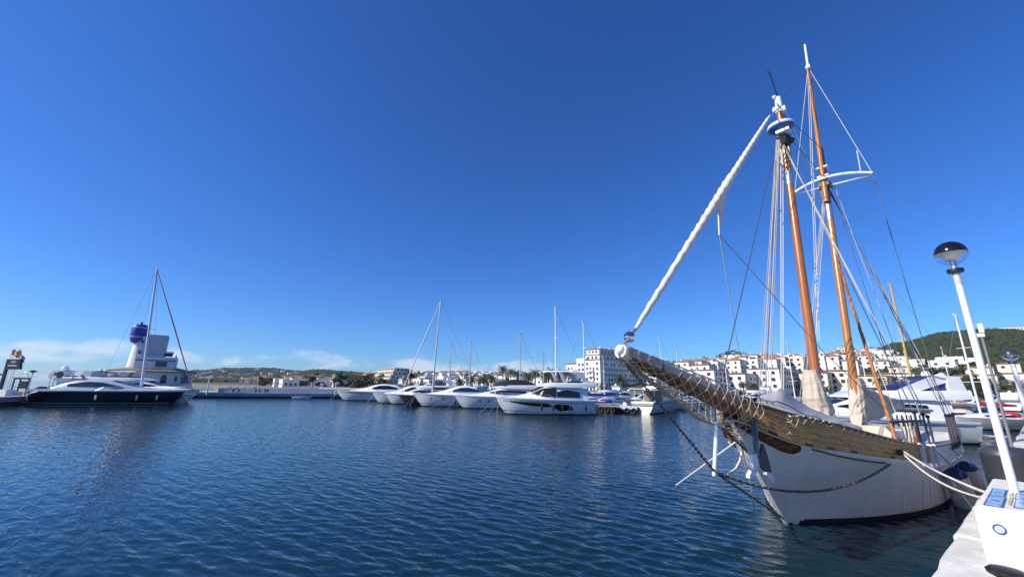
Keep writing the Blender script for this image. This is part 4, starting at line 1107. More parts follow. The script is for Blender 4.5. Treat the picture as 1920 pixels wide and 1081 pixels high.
# ---- the row of motor yachts, bows to the left
b6, a6, l6 = place((946, 776), (1112, 776))
motor_yacht('motor_yacht', 'largest white flybridge yacht with black hull windows and hardtop', b6, a6, l6 * 1.10, 4.7, 2.25, 1.85, WHITE, 'flyhard',
    extras=dict(chine=True, gunwale=WHITE, stripe=GREYHULL, fend=[.14, .30, .38, .47, .58], fz=.95, transom=.075,
    hullwin=[(.47, .87, [(.47, 1.15), (.52, 1.02), (.7, 1.22), (.87, 1.64)], [(.47, 1.18), (.52, 1.5), (.7, 1.60), (.87, 1.72)]), (.26, .47, [(.26, .72), (.40, .5), (.47, 1.12)], [(.26, .76), (.30, 1.32), (.43, 1.45), (.47, 1.18)])],
    lines=[(1.6, 1.2), (.4, 1.0), (2.4, -2.2)]))
def yacht_at(bow_wl, L, dang, *a, **k):
    p = atz(*bow_wl, 0); ang = a6 + dang; Lw = L * .90
    pos = p - Vector((math.cos(ang), math.sin(ang), 0)) * Lw
    return pos, ang
pos, ang = yacht_at((868, 765), 15.5, .03)
motor_yacht('motor_yacht', 'white flybridge yacht with rounded black canvas cover, just left of the largest', pos, ang, 15.5, 4.6, 2.15, 1.75, WHITE, 'flycover', extras=dict(ports=[.62, .72], lines=[(1.6, 1.0), (5, 2.4)], fend=[.5]), H_=.86)
pos, ang = yacht_at((790, 761), 15.5, .0)
motor_yacht('motor_yacht', 'white sport yacht with blue side fin and long sloping windscreen, third from right', pos, ang, 15.5, 4.5, 2.3, 1.8, WHITE, 'sport', extras=dict(chine=True, ports=[.64, .78], fend=[.52], fendm=NAVY, fin=mat('metallic_blue_fin', (.10, .19, .36), .3), glass=mat('blue_tinted_glass', (.012, .03, .07), .08, spec=.7), lines=[(1.8, 1.6), (1.0, .2)]), H_=1.15)
pos, ang = yacht_at((743, 757), 12.5, .06)
motor_yacht('motor_yacht', 'white cruiser with small blue cabin window squeezed behind the dark sailing yacht', pos, ang, 13.5, 4.0, 2.0, 1.6, WHITE, 'fly', extras=dict(lines=[(1.0, .8)]), H_=.8)
pos, ang = yacht_at((723, 755), 13, .02)
motor_yacht('motor_yacht', 'white open sport yacht with sloping arch, second from the pier end', pos, ang, 14.5, 4.2, 2.0, 1.6, WHITE, 'sport', extras=dict(lines=[(1.2, .9), (1.6, -.4)], fin=WHITE), H_=1.25)
pos, ang = yacht_at((655, 750), 17, .0)
motor_yacht('motor_yacht', 'white sport yacht with dark hull stripe, farthest left in the row by the pier', pos, ang, 18.5, 4.8, 2.3, 1.9, WHITE, 'sport', extras=dict(stripe=BLACK, lines=[(1.5, 1.4), (1.6, -1)], ports=[.66]), H_=1.2)

# ---- sailing yachts
def sail_yacht(label, pos, ang, L, B, fb, mast_h, hullm=WHITE, mastm=ALU, furl=False, boomc=None, grp='sailing yachts in the harbour', mast_x=.56, rake=.0, spread=2, cat='sailing yacht'):
    root = thing('sailing_yacht', label, cat, (pos.x, pos.y, 0), ang, grp)
    hl = Hull(L, B, fb, fb * .85, rake=.08, pmid=.42, bp=2.0)
    obj('hull', hl.mesh(), hullm, root, 50); obj('deck', hl.deckmesh(), WHITE, root)
    for sg in (-1, 1): obj('boot_stripe', hl.band(.05, L * .86, lambda x: -.3, lambda x: .1, .012, sg), BLUEFOUL, root)
    c = Cab([(t * L, hl.deck(t * L) - .03, hl.deck(t * L) + h, hl.hb(t * L) * .6, hl.hb(t * L) * .5) for t, h in ((.25, .42), (.45, .45), (.62, .36), (.72, .05))])
    cb = obj('coach_roof', c.mesh(), WHITE, root, 40)
    for sg in (-1, 1): obj('cabin_window', c.band([(.3 * L, fb * .93 + .1), (.6 * L, fb * .93 + .14)], [(.3 * L, fb * .93 + .28), (.6 * L, fb * .93 + .26)], .01, sg, 4), DARKGLASS, cb)
    mx = L * mast_x; z0 = hl.deck(mx); r = max(.07, mast_h * .0075)
    top = Vector((mx - rake * mast_h, 0, mast_h))
    ms = obj('mast', MB().tube([(mx, 0, z0), top], [r * 1.1, r * .8], 10), mastm, root, 60)
    for k in range(spread):
        t = (k + 1) / (spread + 1); p = Vector((mx, 0, z0)).lerp(top, t); w = B * .3 * (1 - .25 * k)
        obj('spreader', MB().tube([p + Vector((0, -w, 0)), p, p + Vector((0, w, 0))], .035, 5), mastm, ms)
    obj('masthead', MB().box(top + Vector((0, 0, .1)), (.35, .12, .18)), mastm, ms)
    for sg in (-1, 1): obj('shroud', MB().tube([top, Vector((mx, 0, z0)).lerp(top, .5) + Vector((0, sg * B * .3, 0)), (mx - .2, sg * B * .46, z0)], .016, 4), WIRE, root)
    obj('backstay', MB().tube([top, (.1, 0, hl.deck(0))], .018, 4), WIRE, root)
    if furl: obj('furled_genoa', MB().tube([(L * .97, 0, fb + .3), Vector((L * .97, 0, fb + .3)).lerp(top, .5), top - Vector((-.1, 0, .4))], [.07, .11, .05], 8), furl if not isinstance(furl, bool) else SAILW, root, 60)
    else: obj('forestay', MB().tube([(L * .97, 0, fb), top], .022, 4), WIRE, root)
    obj('boom', MB().tube([(mx - .1, 0, z0 + 1.1), (L * .14, 0, z0 + 1.15)], .07, 8), mastm, root)
    obj('boom_cover', MB().tube([(mx - .05, 0, z0 + 1.7), (mx - .4, 0, z0 + 1.35), (L * .35, 0, z0 + 1.3), (L * .15, 0, z0 + 1.25)], [.1, .24, .2, .1], 8), boomc or BLUECANVAS, root, 60)
    obj('sprayhood', MB().ball((.27 * L, 0, hl.deck(.27 * L) + .3), B * .3, 12, 8, (.9, 1.05, .42)), boomc or BLUECANVAS, root, 60)
    return root
# the dark-hulled one in the row, with its thick furled genoa
p = atz(762, 760, 0); L3 = 15.5; pos = p - Vector((math.cos(a6), math.sin(a6), 0)) * L3 * .9
mt = aty(827, 566, pos.y).z
mxw = aty(816, 700, pos.y).x
frac = (pos.x + math.cos(a6) * 0 - mxw) / (-math.cos(a6) * L3) if abs(math.cos(a6)) > .1 else .56
sail_yacht('dark grey hulled sailing yacht with tall mast and furled white genoa in the yacht row', pos, a6, L3, 4.3, 1.95, mt, GREYHULL, ALU, True, BLACKCANVAS, mast_x=(pos.x - mxw) / (L3 * -math.cos(a6)) * 1.0, rake=.03)
def sailer(px, top_y, Y, L, label, ang=None, **k):
    ang = a6 + .1 if ang is None else ang
    x = lateral(px, Y); h = aty(px, top_y, Y).z
    pos = Vector((x, Y, 0)) - Vector((math.cos(ang), math.sin(ang), 0)) * L * .56
    return sail_yacht(label, pos, ang, L, L * .3, 1.35, h, **k)
sailer(842, 642, 92, 11, 'small white sailing yacht behind the blue-finned sport yacht, left of its pair of masts')
sailer(880, 641, 90, 11, 'white sailing yacht with a bare mast rising between two sport yachts')
sailer(975, 627, 78, 12, 'white sailing yacht whose mast rises over the black canvas cover')
sailer(1019, 664, 88, 9, 'small sailing yacht with short mast behind the hardtop of the largest yacht')
sailer(1043, 576, 68, 14, 'sailing yacht with the tallest bare mast, right behind the largest yacht', mastm=WHITEMAST)
sailer(1097, 603, 66, 12.5, 'white sailing yacht with mast and blue sail cover at the stern of the largest yacht', mastm=WHITEMAST)
sailer(1133, 668, 84, 9, 'small sailing yacht with a thin white mast in front of the apartment block', mastm=WHITEMAST)
sailer(1243, 634, 76, 11, 'white sailing yacht moored beyond the cream trawler, left of its two masts', mastm=WHITEMAST)
sailer(1274, 648, 80, 10, 'white sailing yacht moored beyond the cream trawler, right of its two masts', mastm=WHITEMAST)

# ---- cream trawler yacht with green stripe
bt, at_, lt_ = place((1266, 768), (1204, 776))
TG = mat('sea_green_stripe', (.10, .26, .20), .5)
root = thing('trawler_yacht', 'old cream trawler yacht with green stripe and windowed wheelhouse', 'motor boat', (bt.x, bt.y, 0), at_)
LT = max(lt_ * 1.12, 9.5); hl = Hull(LT, 3.9, 2.2, 1.75, rake=.08, pmid=.34)
obj('hull', hl.mesh(), CREAM, root, 50); obj('deck', hl.deckmesh(), CREAM, root)
for sg in (-1, 1):
    obj('boot_stripe', hl.band(.05, LT * .86, lambda x: -.3, lambda x: .14, .012, sg), ANTIFOUL, root)
    obj('green_stripe', hl.band(.02, LT * .97, lambda x: hl.deck(x) * .78, lambda x: hl.deck(x) * .78 + .17, .012, sg, 20, 1), TG, root)
    for t in (.3, .42, .54, .66): obj('porthole', hl.band(t * LT, t * LT + .28, lambda x: hl.deck(x) * .9 - .12, lambda x: hl.deck(x) * .9 + .1, .013, sg, 2, 1), DARKGLASS, root)
obj('transom_stripe', MB().box((-.02, 0, 1.42), (.06, 3.4, .17)), TG, root)
c = Cab([(t * LT, hl.deck(t * LT) - .03, hl.deck(t * LT) + h, hl.hb(t * LT) * .8, hl.hb(t * LT) * .74) for t, h in ((.28, 1.35), (.5, 1.45), (.66, 1.4), (.70, .6), (.86, .45), (.9, .05))])
cb = obj('wheelhouse', c.mesh(), CREAM, root, 35)
for sg in (-1, 1):
    for k in range(4):
        x = (.31 + .09 * k) * LT; obj('wheelhouse_window', c.band([(x, 2.45), (x + .07 * LT, 2.47)], [(x, 3.1), (x + .07 * LT, 3.12)], .012, sg, 2), DARKGLASS, cb)
for k in range(3): obj('front_window', MB().box((.683 * LT, -.75 + .75 * k, 3.05), (.05, .6, .5)), DARKGLASS, cb)
obj('fly_coaming', MB().box((.45 * LT, 0, 3.75), (.38 * LT, 2.9, .5), 0, .95), CREAM, root)
fr = MB()
for x, y in ((.08, -1.5), (.08, 1.5), (.3, -1.5), (.3, 1.5)): obj('awning_post', MB().tube([(x * LT, y, 1.7), (x * LT, y, 3.55)], .04, 6), WHITE, root)
obj('cockpit_roof', MB().box((.16 * LT, 0, 3.6), (.36 * LT, 3.3, .1)), WHITE, root)
obj('mast_arch', MB().tube([(.5 * LT, -1.2, 3.9), (.4 * LT, -1.0, 5.3), (.4 * LT, 1.0, 5.3), (.5 * LT, 1.2, 3.9)], .06, 6), WHITE, root)
obj('cockpit_screen', MB().box((.27 * LT, 0, 2.6), (.06, 2.8, 1.5)), mat('grey_screen', (.16, .15, .13), .6), root)
bow_rail(hl, root)

# ---- work pontoon with tyres and small craft beside it
pa = atz(1122, 772, 0); pb = atz(1196, 776, 0); d = (pb - pa); pang = math.atan2(d.y, d.x)
pt = thing('work_pontoon', 'low black work pontoon hung with tyres beside the cream trawler', 'pontoon', (pa.x, pa.y, 0), pang)
PLn = d.length
obj('pontoon_hull', MB().box((PLn / 2, 1.2, .35), (PLn, 2.4, 1.1)), mat('black_bitumen', (.015, .015, .016), .7, var=.4, vscale=3), pt)
obj('pontoon_deck', MB().box((PLn / 2, 1.2, .94), (PLn * .99, 2.4, .08)), mat('worn_deck_grey', (.3, .29, .27), .9, var=.3), pt)
obj('white_panel', MB().box((PLn * .78, -.04, .9), (PLn * .42, .06, .5)), mat('blue_white_panel', (.45, .5, .58), .6, var=.2, vscale=2), pt)
for k in range(6):
    x = PLn * (k + .5) / 6; ty = MB()
    ty.tube([(x + .32 * math.cos(a), -.1, .45 + .32 * math.sin(a)) for a in [j * math.pi / 6 for j in range(13)]], .09, 6, False); obj('tyre', ty, RUBBER, pt, 60)
def dinghy(label, pos, ang, L, m=WHITE, motor=True, console=False, grp='small craft around the pontoon'):
    root = thing('dinghy', label, 'small boat', (pos.x, pos.y, 0), ang, grp)
    hl = Hull(L, L * .38, .75, .55, rake=.1, pmid=.4, draft=.2)
    obj('hull', hl.mesh(), m, root, 50)
    obj('inner_floor', hl.deckmesh(.14), mat('dinghy_floor', (.42, .42, .42), .8), root)
    for sg in (-1, 1): obj('gunwale', hl.band(.05, L * .98, lambda x: hl.deck(x) - .05, lambda x: hl.deck(x) + .07, .05, sg, 12, 1), m, root)
    for t in (.3, .6): obj('thwart', MB().box((t * L, 0, .55), (.22, L * .32, .05)), TEAK, root)
    if console:
        obj('console', MB().box((.45 * L, 0, 1.0), (.6, .7, .95), 0, .8), WHITE, root); obj('screen', MB().box((.5 * L, 0, 1.6), (.05, .6, .35)), DARKGLASS, root)
    if motor:
        o_ = obj('outboard_motor', MB().box((-.18, 0, .75), (.34, .3, .5), 0, .7), BLACK, root)
        obj('motor_leg', MB().box((-.2, 0, .2), (.14, .1, .7)), BLACK, o_)
    return root
def at_px(px, py): return atz(px, py, 0)
dinghy('white dinghy with black outboard moored against the far pier wall', atz(549, 748, 0), 0.02, 4.6, WHITE, True)
pn_ = Vector((-math.sin(pang), math.cos(pang), 0))
dinghy('small white console boat behind the left end of the pontoon', pa + d.normalized() * .5 + pn_ * 4.2, pang + .1, 4.6, WHITE, True, True)
dinghy('blue-grey inflatable-shaped boat behind the middle of the pontoon', pa + d.normalized() * 2.6 + pn_ * 6.6, pang - .2, 5.2, mat('blue_grey_tubes', (.2, .25, .34), .6), True)
dinghy('cream open boat behind the right end of the pontoon', pa + d.normalized() * 3.9 + pn_ * 9.0, pang + .3, 5.0, CREAM, False, True)

# ---- boats at the right, beyond the schooner
br = atz(1806, 829, 0); ar = math.radians(171)
BLUEST = mat('blue_side_stripe', (.03, .07, .28), .3)
root, hl = motor_yacht('motor_yacht', 'white flybridge cruiser with blue side stripe seen over the schooner deck', br, ar, 14, 4.3, 2.1, 1.55, WHITE, 'fly', extras=dict(stripe=BLUEST, transom=.0), grp='boats at the right of the harbour', H_=.85)
obj('blue_canopy', MB().plate([(1.2, 3.35), (3.4, 3.35), (3.6, 4.15), (1.6, 4.45)], -1.5, 1.5), BLUECANVAS, root)
obj('passerelle', MB().box((-1.4, .4, .55), (2.2, .5, .07)), WHITE, root)
obj('white_wing', MB().plate([(1.0, 4.5), (1.5, 5.1), (5.6, 3.4), (4.8, 3.2)], 1.45, 1.6), WHITE, root)
bx = atz(1868, 798, 0)
sail_yacht('black hulled sailing yacht with cream deck, moored right of the white cruiser', bx, math.radians(176), 13, 3.8, 1.25, 17, mat('black_hull', (.012, .012, .014), .2), mat('yellow_wood_mast', (.5, .34, .12), .45), False, CANVAS, grp='boats at the right of the harbour', mast_x=.62)
bx = atz(1945, 806, 0)
sail_yacht('white hulled sailing yacht with red sail cover near the far lamp', bx, math.radians(178), 9.5, 3.2, 1.3, 12, mat('grey_white_hull', (.55, .55, .52), .4), WHITEMAST, False, mat('red_canvas', (.42, .03, .03), .8), grp='boats at the right of the harbour', mast_x=.55)

# ---- smaller craft filling the inner berths
random.seed(31)
IG = 'small motor boats in the inner berths'
pos0 = Vector((lateral(1135, 98), 98, 0))
proto, _ = motor_yacht('motor_boat', 'small white motor boat in the inner berths, first from the left', pos0, math.radians(205), 9.5, 3.2, 1.5, 1.2, WHITE, 'sport', grp=IG, extras=dict(lines=[]), H_=.9)
proto2, _ = motor_yacht('motor_boat', 'small white flybridge boat in the inner berths, second from the left', Vector((lateral(1160, 104), 104, 0)), math.radians(210), 10, 3.4, 1.6, 1.3, WHITE, 'fly', grp=IG, extras=dict(lines=[]), H_=.7)
k = 2
for px, Y in ((1190, 110), (1215, 96), (1240, 118), (1296, 104), (1325, 112), (1352, 92), (1380, 120), (1410, 98), (1440, 110), (1478, 104), (1560, 84), (1585, 96), (1615, 108), (1640, 82), (1665, 94), (1690, 104), (1720, 90), (1748, 110), (1830, 92), (1862, 104), (1890, 86)):
    dup((proto, proto2)[(k * 7) % 3 % 2], (lateral(px, Y), Y, 0), math.radians(random.choice((200, 215, 28, 195)) + random.uniform(-8, 8)), 'small white %s in the inner berths, %s from the left' % (('motor boat', 'flybridge boat')[(k * 7) % 3 % 2], (ORD + ['twenty-first', 'twenty-second', 'twenty-third'])[k]), random.uniform(.85, 1.15)); k += 1
for i, (px, ty, Y, L) in enumerate(((1310, 668, 100, 10), (1365, 660, 94, 11), (1489, 640, 98, 12), (1536, 655, 90, 11), (1628, 650, 92, 11), (1712, 660, 88, 11), (1786, 652, 82, 12))):
    sailer(px, ty, Y, L, 'white sailing yacht in the inner berths, %s mast from the left there' % ORD[i], ang=math.radians(205), mastm=WHITEMAST, grp='sailing yachts in the inner berths')
# ================================================================ left side: quay, dark yacht, tower building
LQ = mat('grey_stone_quay', (0.34, 0.33, 0.31), 0.9, var=0.35, vscale=0.5)
pts = [atz(-260, 771, 0), atz(0, 761, 0), atz(66, 755, 0), atz(180, 749, 0), atz(352, 745, 0)]
poly = [(p.x, p.y) for p in pts] + [(pts[-1].x + 4, pts[-1].y + 14), (pts[-1].x - 10, pts[-1].y + 40), (pts[0].x - 60, pts[0].y + 60), (pts[0].x - 60, pts[0].y)]
lq = struct('left_quay', MB().slab(poly, -2, 1.15), LQ)
for a, b in zip(pts, pts[1:]):
    n = max(1, int((b - a).length / 3.0)); dd = (b - a) / n; nn = Vector((dd.y, -dd.x, 0)).normalized()
    for k in range(n):
        q = a + dd * (k + .5); q = q + nn * .02
        obj('coping_stone', MB().box((q.x, q.y, 1.21), (dd.length - .05, .7, .14), math.atan2(dd.y, dd.x)), COPE, lq)
    tb = MB(); c = (a + b) / 2 + nn * .03; tb.box((c.x, c.y, .05), ((b - a).length, .1, .9), math.atan2(dd.y, dd.x)); obj('tide_band', tb, TIDE, lq)
ZL = 1.16
# ---- navy motor yacht, bow to the right
bd_, ad_, ld_ = place((324, 757.5), (66, 756.5))
SILV = mat('silver_blue_topsides', (.42, .47, .55), .25, coat=.4)
root, hl = motor_yacht('motor_yacht', 'long navy hulled motor yacht with silver-blue cabin and white fenders at left', bd_, ad_, ld_ * 1.08, 5.4, 2.15, 2.05, NAVY, 'sport', boot=BLUEFOUL,
    extras=dict(glass=TINTGLASS, gunwale=SILV, rake=.06, lines=[(2.4, -1.4), (3.2, -.6)]), grp='boats at the left quay', H_=1.12)
LN = ld_ * 1.08
for c in root.children:
    if c.name.startswith(('cabin', 'radar_arch', 'deck')): c.data.materials[0] = SILV
fenders(hl, root, [.465 * LN, .715 * LN, .835 * LN], mat('white_fender', (.75, .75, .73), .5), 1.1, -1)
obj('white_waterline', hl.band(.3, LN * .9, lambda x: .17, lambda x: .24, .02, -1, 20, 1), WHITE, root)
obj('stern_moulding', MB().tube([(.9, -2.72, .6), (.75, -2.74, 1.2), (1.1, -2.74, 1.7), (1.9, -2.72, 1.95)], .09, 6), SILV, root)
obj('ensign', MB().plate([(5.0, 4.6), (5.5, 4.5), (6.0, 4.0), (5.6, 3.9)], -.3, -.26), mat('red_ensign', (.35, .06, .04), .8), root)
# ---- white yachts behind it
def yl(bow_wl, L, *a, **k):
    p = atz(*bow_wl, 0); return p - Vector((math.cos(ad_), math.sin(ad_), 0)) * L * .9, ad_
pos, ang = yl((352, 753), 19)
motor_yacht('motor_yacht', 'white flybridge yacht with pointed bow right behind the navy yacht', pos, ang, 19, 5, 2.3, 1.9, WHITE, 'fly', grp='boats at the left quay', H_=1.0, extras=dict(lines=[(1.5, -1), (2.2, -.5)]))
pos, ang = yl((330, 751.5), 18)
motor_yacht('motor_yacht', 'white yacht with black bimini bar, second behind the navy yacht', pos, ang, 18, 5, 2.3, 1.9, WHITE, 'flyhard', grp='boats at the left quay', H_=.9)
pos, ang = yl((245, 752), 14)
r_, _ = motor_yacht('motor_yacht', 'white yacht with two radar domes behind the stern of the navy yacht', pos, ang, 15, 4.6, 2.2, 1.9, WHITE, 'fly', grp='boats at the left quay', H_=1.0)
dome(r_, (1.5, -.6, 5.5), .5)
# ---- sailing yacht with very tall mast, bow right
Ys = 71.0; ft, hd = aty(264, 735, Ys), aty(295, 503, Ys); bowp = aty(358, 735, Ys)
LS = 17.5; mh_ = hd.z
posS = Vector((bowp.x - LS * .95, Ys, 0))
sail_yacht('sailing yacht with the tallest white mast and red furled stay at left', posS, 0.0, LS, 4.6, 1.7, mh_, WHITE, WHITEMAST, mat('red_furled_stay', (.32, .09, .07), .8), None, grp='boats at the left quay', mast_x=(ft.x - posS.x) / LS, rake=(ft.x - hd.x) / mh_, spread=1)

# ---- white harbour building with the blue-capped tower
TY = 0.0
_o = aty(262, 715, 92.0); SB, NB_ = _o.dot(QD), _o.dot(QN)
def wp(px, py, Y=0.0):                       # on the building's own facade planes, which follow the harbour grid
    p = atn(px, py, NB_ + Y); return Vector((p.dot(QD) - SB, Y, p.z))
LIMEW = mat('limewashed_wall', (.74, .73, .70), .85, var=.06, vscale=.5)
BLUEP = mat('cobalt_paint', (.02, .055, .36), .45)
TERRA = mat('terracotta_tiles', (.30, .17, .10), .85, col2=(.18, .10, .06), vscale=1.5)
DARKWIN = mat('dark_window', (.016, .02, .026), .12, spec=.6)
hb_ = thing('harbour_building', 'white harbour office with tiled roof and round tower capped by a blue barrel', 'building', QD * SB + QN * NB_, TH)
x0, x1 = wp(200, 715).x, wp(358, 715).x; ze = wp(330, 697).z
obj('wall', MB().box(((x0 + x1) / 2, TY + 6, (1.1 + ze) / 2), (x1 - x0, 12, ze - 1.1)), LIMEW, hb_)
rf = MB(); zr_ = wp(285, 684).z; o = .7
rf.add([(x0 - o, TY - o, ze), (x1 + o, TY - o, ze), (x1 + o, TY + 12 + o, ze), (x0 - o, TY + 12 + o, ze), (x0 + 5, TY + 6, zr_), (x1 - 5, TY + 6, zr_), (x0 - o, TY - o, ze - .12), (x1 + o, TY - o, ze - .12), (x1 + o, TY + 12 + o, ze - .12), (x0 - o, TY + 12 + o, ze - .12)], [(0, 1, 5, 4), (1, 2, 5), (2, 3, 4, 5), (3, 0, 4), (6, 7, 1, 0), (7, 8, 2, 1), (8, 9, 3, 2), (9, 6, 0, 3), (9, 8, 7, 6)])
roof = obj('roof', rf, TERRA, hb_)
rb = MB(); n = 46
for k in range(n):
    x = lerp(x0 - o + .3, x1 + o - .3, k / (n - 1)); t1 = min(1, min((x - x0 + o) / (5 + o), (x1 + o - x) / (5 + o)))
    rb.tube([(x, TY - o - .03, ze + .04), (x, lerp(TY - o, TY + 6, t1), lerp(ze, zr_, t1) + .04)], .11, 5)
tr_ = obj('roof_tile_rows', rb, mat('pale_roof_tile', (.50, .40, .27), .85, var=.3, vscale=2), roof); tr_['kind'] = 'stuff'
def win(parent, px0, py0, px1, py1, Y, m=DARKWIN, arch=False, name='window', frame=None):
    a, b = wp(px0, py1, Y), wp(px1, py0, Y); xa, xb, za, zb = a.x, b.x, a.z, b.z
    P = [(xa, za), (xb, za), (xb, zb), (xa, zb)]
    if arch:
        r = (xb - xa) / 2; P = [(xa, za), (xb, za)] + [((xa + xb) / 2 + r * math.cos(q), zb - r + r * math.sin(q)) for q in [math.pi * k / 8 for k in range(9)]]
    w = obj(name, MB().plate(P, Y - .03, Y + .06), m, parent)
    f = MB(); t = .09
    f.box(((xa + xb) / 2, Y - .06, za - .05), (xb - xa + .25, .14, .1))
    obj('sill', f, frame or LIMEW, w)
    return w
win(hb_, 299, 702, 314, 718, TY, DARKWIN, True); win(hb_, 325, 705, 333, 716, TY); win(hb_, 341, 704, 351, 718, TY, DARKWIN, True)
obj('blue_surround', MB().tube([(wp(340, 718).x, TY - .05, wp(340, 718).z), (wp(340, 705).x, TY - .05, wp(340, 706).z), (wp(346, 700).x, TY - .05, wp(346, 700.5).z), (wp(352, 705).x, TY - .05, wp(352, 706).z), (wp(352, 718).x, TY - .05, wp(352, 718).z)], .12, 6), BLUEP, hb_)
bal = MB()
for k in range(12):
    x = wp(322 + k * 1.2, 718).x; bal.tube([(x, TY - .4, 1.1), (x, TY - .4, wp(325, 715).z)], .06, 5)
bal.box(((wp(322, 715).x + wp(336, 715).x) / 2, TY - .4, wp(325, 715).z), (wp(336, 715).x - wp(322, 715).x, .2, .12))
obj('balustrade', bal, LIMEW, hb_)
# upper storey with crenellated corners
u0, u1, zu = wp(250, 680).x, wp(329, 680).x, wp(300, 668).z
obj('upper_storey', MB().box(((u0 + u1) / 2, TY + 5.5, (ze + zu) / 2), (u1 - u0, 7, zu - ze)), LIMEW, hb_)
for x in (u0 + .2, u1 - .2): obj('corner_finial', MB().box((x, TY + 2.3, zu + .3), (.45, .45, .7), 0, .2), LIMEW, hb_)
zb_ = wp(300, 675).z
obj('blue_band', MB().box(((u0 + u1) / 2, TY + 1.96, zb_), (u1 - u0 + .02, .1, .22)), BLUEP, hb_)
win(hb_, 290, 678, 314, 687, TY + 1.98)
for px in (294, 313):
    sx = wp(px, 665).x; sp_ = obj('solar_heater', MB().add([(sx - .9, TY + 3, zu + .2), (sx + .9, TY + 3, zu + .2), (sx + .9, TY + 4, zu + 1.1), (sx - .9, TY + 4, zu + 1.1)], [(0, 1, 2, 3)]), DARKGLASS, hb_)
    obj('tank', MB().tube([(sx - .95, TY + 4.1, zu + 1.15), (sx + .95, TY + 4.1, zu + 1.15)], .28, 10), WHITE, sp_)
# round tower, blue barrel and tall block
tx = wp(262, 650).x; zt_ = wp(262, 636).z
obj('tower', MB().lathe([(2.5, 1.1), (2.05, ze), (1.55, zt_ + 1)], (tx, TY + 4.5, 0), 28), LIMEW, hb_, 60)
bx_ = wp(264, 620, TY + 4).x; zb0, zb1 = wp(262, 640, TY + 4).z, wp(268, 609, TY + 4).z
barrel = obj('blue_barrel', MB().lathe([(.4, zb0 - .5), (1.1, zb0 - .2), (1.42, zb0 + .5), (1.52, zb0 + 1.3), (1.52, zb1 - .6), (1.4, zb1 - .15), (.9, zb1 + .1), (.35, zb1 + .15), (.12, zb1 + .8)], (bx_ - .2, TY + 4, 0), 26), BLUEP, hb_, 50)
for z in (zb0 + 1.0, zb1 - .7): obj('white_hoop', MB().lathe([(1.53, z - .06), (1.55, z), (1.53, z + .06)], (bx_ - .2, TY + 4, 0), 26, False), WHITE, barrel)
b0_, b1_ = wp(267, 640).x, wp(309, 640).x; zk = wp(290, 625).z
obj('tower_block', MB().box(((b0_ + b1_) / 2 + .2, TY + 5.6, (zu + zk) / 2 - .4), (b1_ - b0_, 5.2, zk - zu + .8)), mat('shaded_wall_grey', (.52, .53, .55), .85, var=.05), hb_)  # shade put into the colour: white block painted greyer than its neighbours
for (a, b) in (((265.5, 637), (268.5, 643)), ((260, 657), (263, 663))):
    q = wp((a[0] + b[0]) / 2, (a[1] + b[1]) / 2, TY + 2.5); obj('slit_window', MB().box((q.x, TY + 2.55, q.z), (.36, .5, .8)), DARKWIN, hb_)

# ---- entrance sign, flags, lamps, gate and cars on the left quay
SY = 63.0
sg_ = thing('entrance_sign', 'tall dark slab sign with gold emblem and pale lettering at far left', 'sign', (aty(0, 728, SY).x, SY, ZL))
def sp3(px, py, Y=SY): 
    q = aty(px, py, Y); return Vector((q.x, q.y, q.z)) - Vector(sg_.location)
NAVYS = mat('dark_navy_sign', (.008, .010, .02), .4)
A, B_, C_, D_ = sp3(15, 673), sp3(41, 673), sp3(35, 692), sp3(10, 692)
obj('sign_panel', MB().plate([(A.x, A.z), (B_.x, B_.z), (C_.x + .35, C_.z), (D_.x, D_.z)], -.15, .15), NAVYS, sg_)
obj('pylon', MB().plate([(sp3(-1, 728).x, 0), (sp3(3, 728).x, 0), (sp3(14, 690).x, sp3(14, 690).z), (A.x + .3, A.z - .05), (A.x, A.z)], -.14, .14), NAVYS, sg_)
ec = sp3(28, 678.5); obj('gold_emblem', MB().ball((ec.x, -.16, ec.z), .5, 14, 6, (1, .06, .35)), mat('dull_gold', (.35, .27, .15), .5), sg_)
for k in range(8):
    q = lerp(sp3(18, 685).x, sp3(33, 685).x, k / 7); obj('letter', MB().box((q, -.165, sp3(25, 685).z), (.13, .03, .2)), mat('pale_letter', (.55, .56, .58), .5), sg_)
obj('service_box', MB().box((sp3(9, 727).x, .0, .5), (2.2, 1.2, 1.0)), LIMEW, sg_)
for k, (px, py) in enumerate(((25, 652), (30, 652.5), (36, 653), (40, 653.5))):
    t_ = aty(px, py, SY + 2); b_ = Vector((t_.x, SY + 2, ZL))
    lab = ['thin white flagpole flying the red and yellow flag beside the dark sign', 'thin white flagpole without flag, second from the dark sign', 'thin white flagpole flying the blue and white flag beside the dark sign', 'thin white flagpole without flag, rightmost behind the dark sign'][k]
    fp = thing('flagpole', lab, 'flagpole', b_, 0, 'flagpoles behind the sign')
    hgt = t_.z - ZL
    obj('pole', MB().tube([(0, 0, 0), (0, 0, hgt)], [.06, .035], 6), WHITEMAST, fp)
    if k in (0, 2):
        cols = [(.5, .05, .03), (.72, .42, .04), (.5, .05, .03)] if k == 0 else [(.03, .11, .3), (.35, .45, .5), (.02, .06, .2)]
        for j, c_ in enumerate(cols):
            fl_ = MB(); secs = []
            for i in range(9):
                t = i / 8; x = t * 1.35; dz = -.55 * t ** 1.4 * (1 if k == 0 else 2.2); y = .14 * math.sin(t * 7)
                hi = hgt - .25 - (0, .22, .62)[j] + dz; lo = hgt - .25 - (.22, .62, .84)[j] + dz
                secs.append([(x, y, lo), (x, y, hi)])
            obj('flag_stripe', fl_.loft(secs), mat('flag_%d_%d' % (k, j), c_, .8), fp)
